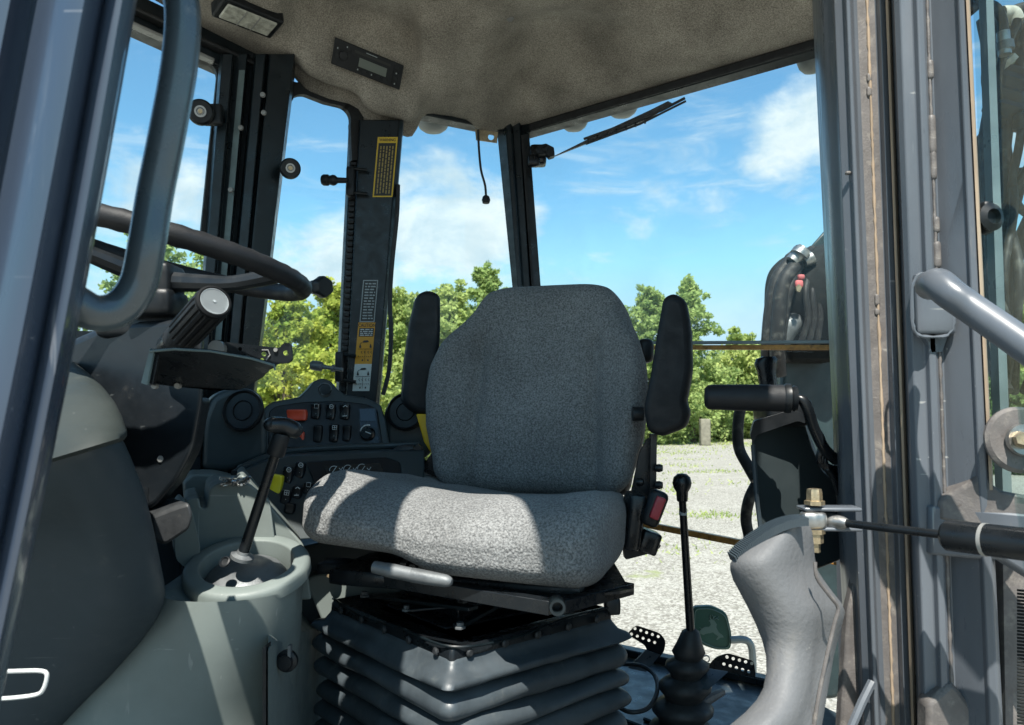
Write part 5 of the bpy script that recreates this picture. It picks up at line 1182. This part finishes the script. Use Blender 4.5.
for a in ([(490, 262), (482, 252), (484, 242)], [(496, 262), (498, 250), (492, 240)], [(498, 252), (508, 246)], [(500, 262), (512, 256), (520, 248)], [(512, 256), (522, 262)]): m.tube([P(600+x*.2276, 560+y*.2276, 2.099) for x, y in a], .0012, 5)
m.build('deer_emblem', 'deer_pale', df_)
m = M(); m.tube([P(730, 640, 2.1), P(746, 640, 2.1), P(752, 650, 2.1), P(753, 680, 2.1)], .010, 10, smooth=3); m.build('support_bar', 'grey_bar', df_)
m = M(); m.tube([P(706+3.5*math.cos(R(a)), 659-3.5*math.sin(R(a)), 2.05) for a in range(-60, 250, 25)], .002, 6); m.build('wire_ring', 'bare_steel', df_)

# right control tower
ct = thing('control_tower', P(790, 530, 1.35), 'dark grey rear control tower beside the door jamb', 'control tower')
m = M(); body = [(751, 440), (756, 428), (768, 424), (797, 413), (804, 420), (812, 446), (822, 470), (836, 482), (842, 560), (765, 590), (758, 520)]
m.prism([P(x, y, 1.28+(x-750)*.0008) for x, y in rounded(body, 5)], (.05, .12, 0)); m.build('tower_shell', 'pod_plastic', ct, bevel=.01, seg=4)
m = M(); m.prism([P(x, y, 1.268) for x, y in rounded([(750, 437), (754, 421), (790, 410), (803, 413), (806, 424), (798, 421), (757, 435), (754, 444)], 3)], (.04, .13, 0)); m.build('tower_cap', 'black_plastic', ct, bevel=.006, seg=3)
m = M(); m.tube([P(753, 445, 1.27), P(757, 500, 1.27), P(762, 540, 1.27)], .004, 8); m.build('edge_trim', 'cowl_grey', ct)
m = M(); m.rbox(P(782, 412, 1.33), (.08, .10, .05), .015, n=7); m.build('pad_mount', 'black_plastic', ct)
gr = thing('control_joystick', P(766, 385, 1.45), 'black flared joystick grip rising behind the horizontal arm pad', 'joystick')
m = M(); rings = []
for (y, xl, xr) in ((398, 759, 778), (385, 759, 778), (372, 757, 776), (364, 754, 777), (359, 756, 778), (356.5, 762, 775)):
    Y = 1.45; rings.append([P((xl+xr)/2+(xr-xl)/2*math.copysign(abs(math.cos(t))**.7, math.cos(t)), y, Y+.02*math.sin(t)) for t in [2*math.pi*i/20 for i in range(20)]])
m.loft(rings); m.build('grip', 'satin_black', gr, angle=60)
ap = thing('arm_pad', P(750, 398, 1.2), 'horizontal black foam roller pad on top of the control tower', 'armrest')
A = P(704, 397, 1.215); B = P(797, 398.5, 1.185); D = (B-A).normalized(); L_ = (B-A).length
m = M(); m.lathe([(0, 0), (.014, .001), (.0195, .006), (.0205, .012), (.0215, L_*.5), (.0215, L_*.86)], A, D, 28); m.build('roller', 'black_foam', ap)
m = M(); m.lathe([(.0215, L_*.86), (.0235, L_*.88), (.0235, L_*.93), (.019, L_*.95), (.021, L_*.97), (.019, L_), (.010, L_*1.005)], A, D, 28); m.build('end_collar', 'black_plastic', ap)
m = M(); m.tube([B-D*.005, P(802, 400, 1.18), P(808, 410, 1.18), P(814, 428, 1.19), P(824, 448, 1.20), P(836, 460, 1.22)], [.007, .0085, .0085, .0085, .009, .009], 12, smooth=5); m.build('bent_stem', 'satin_black', ap)
# hoses by the tower
hs = [([(741, 405, 1.7), (738, 425, 1.7), (739, 448, 1.7), (748, 466, 1.68), (756, 480, 1.66)], .0125), ([(756, 485, 1.6), (749, 500, 1.6), (746, 520, 1.62), (750, 545, 1.62), (752, 600, 1.62)], .012)]
for (pts, r), lb in zip(hs, ('black hose looping down left of the control tower top', 'black hose dropping beside the lower control tower')):
    m = M(); m.tube([P(*p) for p in pts], r, 12, smooth=6); tag(m.build('hydraulic_hose', 'hose'), lb, 'hose', 'hoses beside the control tower')
hb = thing('cable_loom', P(830, 470, 1.3), 'tangled black cables between the control tower and the door jamb', 'cables')
r2 = random.Random(12)
for k in range(5):
    m = M(); m.tube([P(812+k*3, 425+k*8, 1.24), P(822+k, 440+k*7, 1.22), P(820+k*3, 462+k*3, 1.22), P(838, 470+k*6, 1.24)], .006-.0005*k, 8, smooth=5); m.build('cable', 'satin_black', hb)
# grey moulded shield in front
sh = thing('seat_shield', P(790, 725, .85), 'sunlit grey moulded plastic shield with a ribbed top edge beside the door jamb', 'shield')
Lx = [(520, 800), (530, 778), (545, 750), (557, 734), (566, 729), (580, 733), (600, 744), (620, 754), (640, 762), (660, 767), (680, 766), (695, 761), (710, 748), (725, 730), (760, 690), (850, 590)]
Rx = [(520, 806), (530, 812), (545, 814), (560, 815), (572, 818), (590, 831), (605, 843), (612, 845), (625, 842), (655, 834), (690, 828), (725, 822), (760, 818), (850, 810)]
m = M(); rings = []; ys = [521, 526, 532, 540, 549, 557, 564, 570, 580, 592, 604, 612, 624, 640, 656, 672, 688, 700, 712, 724, 745, 770, 810, 850]
for y in ys:
    xl, xr = pl(Lx, y), pl(Rx, y); rg = []
    for i in range(15):
        a = i/14; x = xl+(xr-xl)*a; dep = .86+.00*(y-520)-.0006*max(0, y-640)-.055*min(1, (xr-xl)/85)*math.sin(math.pi*min(1, a*1.02))**.75+.04*a
        dep += .010*math.exp(-((a-.80)**2)/.004)*sm(560, 600, y)
        rg.append(P(x, y, dep))
    rg += [P(xr-2, y, .93), P((xl+xr)/2, y, .97), P(xl+2, y, .93)]
    rings.append(rg)
m.loft(rings); m.build('shield_skin', 'seat_shield', sh, angle=80)
m = M()
for k in range(46):
    t = k/45; x = lerp(733, 803, t); y = 558-38*math.sin(t*math.pi/2)**.9; m.box(P(x, y, .862), (.0016, .03, .009), Matrix.Rotation(R(-20+20*t), 3, 'Y'))
m.build('ribbed_edge', 'cowl_grey', sh)
m = M(); m.tube([P(815, 562, .838), P(817, 578, .836), P(830, 596, .838), P(838, 608, .842), P(834, 625, .84), P(826, 660, .835), P(818, 700, .83), P(812, 740, .825)], .0022, 8, smooth=5); m.build('edge_roll', 'dusty_panel', sh)

# ------------------------------------------------------------------ backhoe boom outside
bo = thing('backhoe_boom', P(805, 430, 3.0)*Vector((1, 1, 0)) if False else Vector((1.15, 3.0, .8)), 'dark dusty backhoe boom head and hoses outside the rear window', 'boom')
Yb_ = 2.9
m = M(); m.prism([P(x, y, Yb_) for x, y in rounded([(764, 290), (768, 270), (782, 256), (800, 250), (830, 245), (900, 240), (900, 356), (775, 352), (768, 330)], 10)], (.1, .3, 0)); m.build('boom_head', 'boom_paint', bo, bevel=.05, seg=4)
m = M(); m.tube([P(793, 300, Yb_+.02), P(850, 292, Yb_-.1)], [.19, .2], 28); m.build('pivot_casting', 'boom_paint', bo, bevel=.02)
m = M(); m.prism([P(x, y, Yb_) for x, y in rounded([(783, 350), (900, 345), (900, 470), (840, 700), (800, 700), (790, 470), (779, 410)], 8)], (.05, .35, 0)); m.build('swing_post', 'boom_green', bo, bevel=.05, seg=4)
m = M(); m.prism([P(x, y, Yb_-.09) for x, y in rounded([(786, 344), (800, 316), (830, 318), (840, 350), (836, 362), (790, 362)], 6)], (0, .12, 0)); m.build('link_bracket', 'boom_paint', bo, bevel=.015)
m = M(); c = P(789, 332, Yb_-.12); m.tube([P(781, 344, Yb_-.14), P(789, 326, Yb_-.15), P(796, 322, Yb_-.13)], [.03, .042, .035], 14, smooth=3); m.build('elbow_fitting', 'cast_alloy', bo)
m = M(); m.lathe([(.04, 0), (.035, .03), (0, .032)], P(801, 325, Yb_-.13), (.1, -1, 0), 18); m.build('pin_cap', 'boom_paint', bo)
for pts, r in (([(801, 250, 2.78), (790, 262, 2.76), (777, 280, 2.74), (771, 310, 2.74), (768, 345, 2.76), (768, 372, 2.8)], .026), ([(806, 256, 2.76), (794, 268, 2.72), (783, 285, 2.70), (779, 315, 2.7), (777, 345, 2.72), (779, 375, 2.76)], .028), ([(812, 250, 2.8), (802, 262, 2.74), (791, 285, 2.7), (785, 310, 2.7), (781, 340, 2.72)], .018)):
    m = M(); m.tube([P(*p) for p in pts], r, 12, smooth=6); m.build('boom_hose', 'hose', bo)
for k in range(3):
    m = M(); m.tube([P(813+k*7, 262+k*3, 2.76), P(806+k*7, 290, 2.70), P(808+k*6, 320, 2.70), P(800+k*8, 345, 2.72)], .012, 10, smooth=5); m.build('boom_hose', 'hose', bo)
m = M(); m.tube([P(792, 262, 2.72), P(804, 250, 2.72)], [.026, .03], 12); m.tube([P(799, 256, 2.71), P(802, 252, 2.71)], .036, 12); m.tube([P(804, 262, 2.71), P(812, 258, 2.71)], [.02, .028], 12); m.build('hose_fitting', 'bare_steel', bo)
m = M(); m.rbox(P(799, 284, 2.66), (.03, .02, .03), .01, n=4); m.rbox(P(801, 277, 2.66), (.025, .02, .02), .008, n=4); m.build('red_marker', 'red_dirt', bo)
m = M(); m.prism(poly([(796, 287), (799, 284), (802, 287), (800, 292), (797, 291)], 2.64), (0, .01, 0)); m.build('brass_marker', 'zinc_brass', bo)
m = M(); m.prism([P(x, y, Yb_) for x, y in [(805, 252), (826, 228), (860, 205), (880, 245)]], (.05, .1, 0)); m.build('boom_plate', 'boom_green', bo, bevel=.01)

# hoses seen through the open door glass
ob = thing('hose_bundle', P(1005, 120, 1.6), 'tangle of dusty hydraulic hoses and fittings beyond the open door glass', 'hoses')
def H(pts, r, material='hose', name='hose', n=12): m = M(); m.tube([P(*p) for p in pts], r, n, smooth=6); return m.build(name, material, ob)
H([(975, 0, 1.5), (985, 3, 1.5), (996, 8, 1.5), (1002, 20, 1.5), (1004, 35, 1.5)], .010)
H([(1003, 32, 1.5), (1005, 55, 1.5)], .0125, 'bare_steel', 'hose_fitting'); H([(1005, 42, 1.5), (1006, 50, 1.5)], .016, 'cast_alloy', 'hose_fitting')
H([(1040, 6, 1.6), (1024, 8, 1.6), (1012, 12, 1.6), (1003, 16, 1.62)], .013)
H([(1002, 14, 1.58), (1012, 14, 1.58), (1016, 22, 1.58)], .017, 'sock', 'hose_sleeve')
H([(1016, 20, 1.6), (1020, 50, 1.6), (1022, 90, 1.6), (1020, 130, 1.6)], .016)
H([(988, 20, 1.64), (993, 50, 1.64), (990, 80, 1.64), (998, 110, 1.64)], .018)
H([(1008, 58, 1.6), (998, 70, 1.6), (992, 85, 1.6)], .018, 'hose_sleeve', 'hose_sleeve')
H([(1006, 60, 1.56), (1010, 64, 1.56)], .02, 'sock', 'hose_sleeve')
m = M(); m.rbox(P(1006, 92, 1.58), (.075, .05, .11), .02, Matrix.Rotation(R(15), 3, 'Y'), lambda p: p+Vector((.006*math.sin(p.z*160), .004*math.sin(p.z*210+1), 0)), n=18); m.build('cloth_wrap', 'black_foam', ob)
H([(1030, 60, 1.6), (1020, 140, 1.6), (1012, 190, 1.6), (1030, 215, 1.6), (1060, 205, 1.6)], .009)
H([(1010, 110, 1.62), (1004, 160, 1.62), (1000, 230, 1.62), (995, 330, 1.62)], .012)
H([(1024, 170, 1.66), (1010, 220, 1.66), (1000, 280, 1.66), (998, 400, 1.66)], .014)
H([(1040, 200, 1.66), (1018, 250, 1.66), (1006, 320, 1.66), (1000, 420, 1.66)], .016)
m = M(); m.prism([P(x, y, 2.0) for x, y in rounded([(988, 120), (1004, 110), (1008, 180), (1000, 260), (998, 330), (992, 330), (990, 200)], 6)], (.05, .15, 0)); m.build('arm_casting', 'boom_paint', ob, bevel=.03)
r2 = random.Random(77)
for k in range(7):
    x0 = r2.uniform(992, 1060); pts = [(x0+r2.uniform(-14, 14)+k_*r2.uniform(-3, 1), 20+k_*62, 1.5+r2.uniform(0, .15)) for k_ in range(7)]; H(pts, r2.uniform(.008, .015))
m = M(); m.prism([P(x, y, 1.5) for x, y in [(960, -60), (992, -60), (986, 5), (968, 14)]], (0, .1, 0)); m.build('top_block', 'satin_black', ob, bevel=.01)
H([(996, 180, 1.68), (1002, 200, 1.68), (996, 240, 1.68)], .012, 'hose_sleeve', 'hose_sleeve')
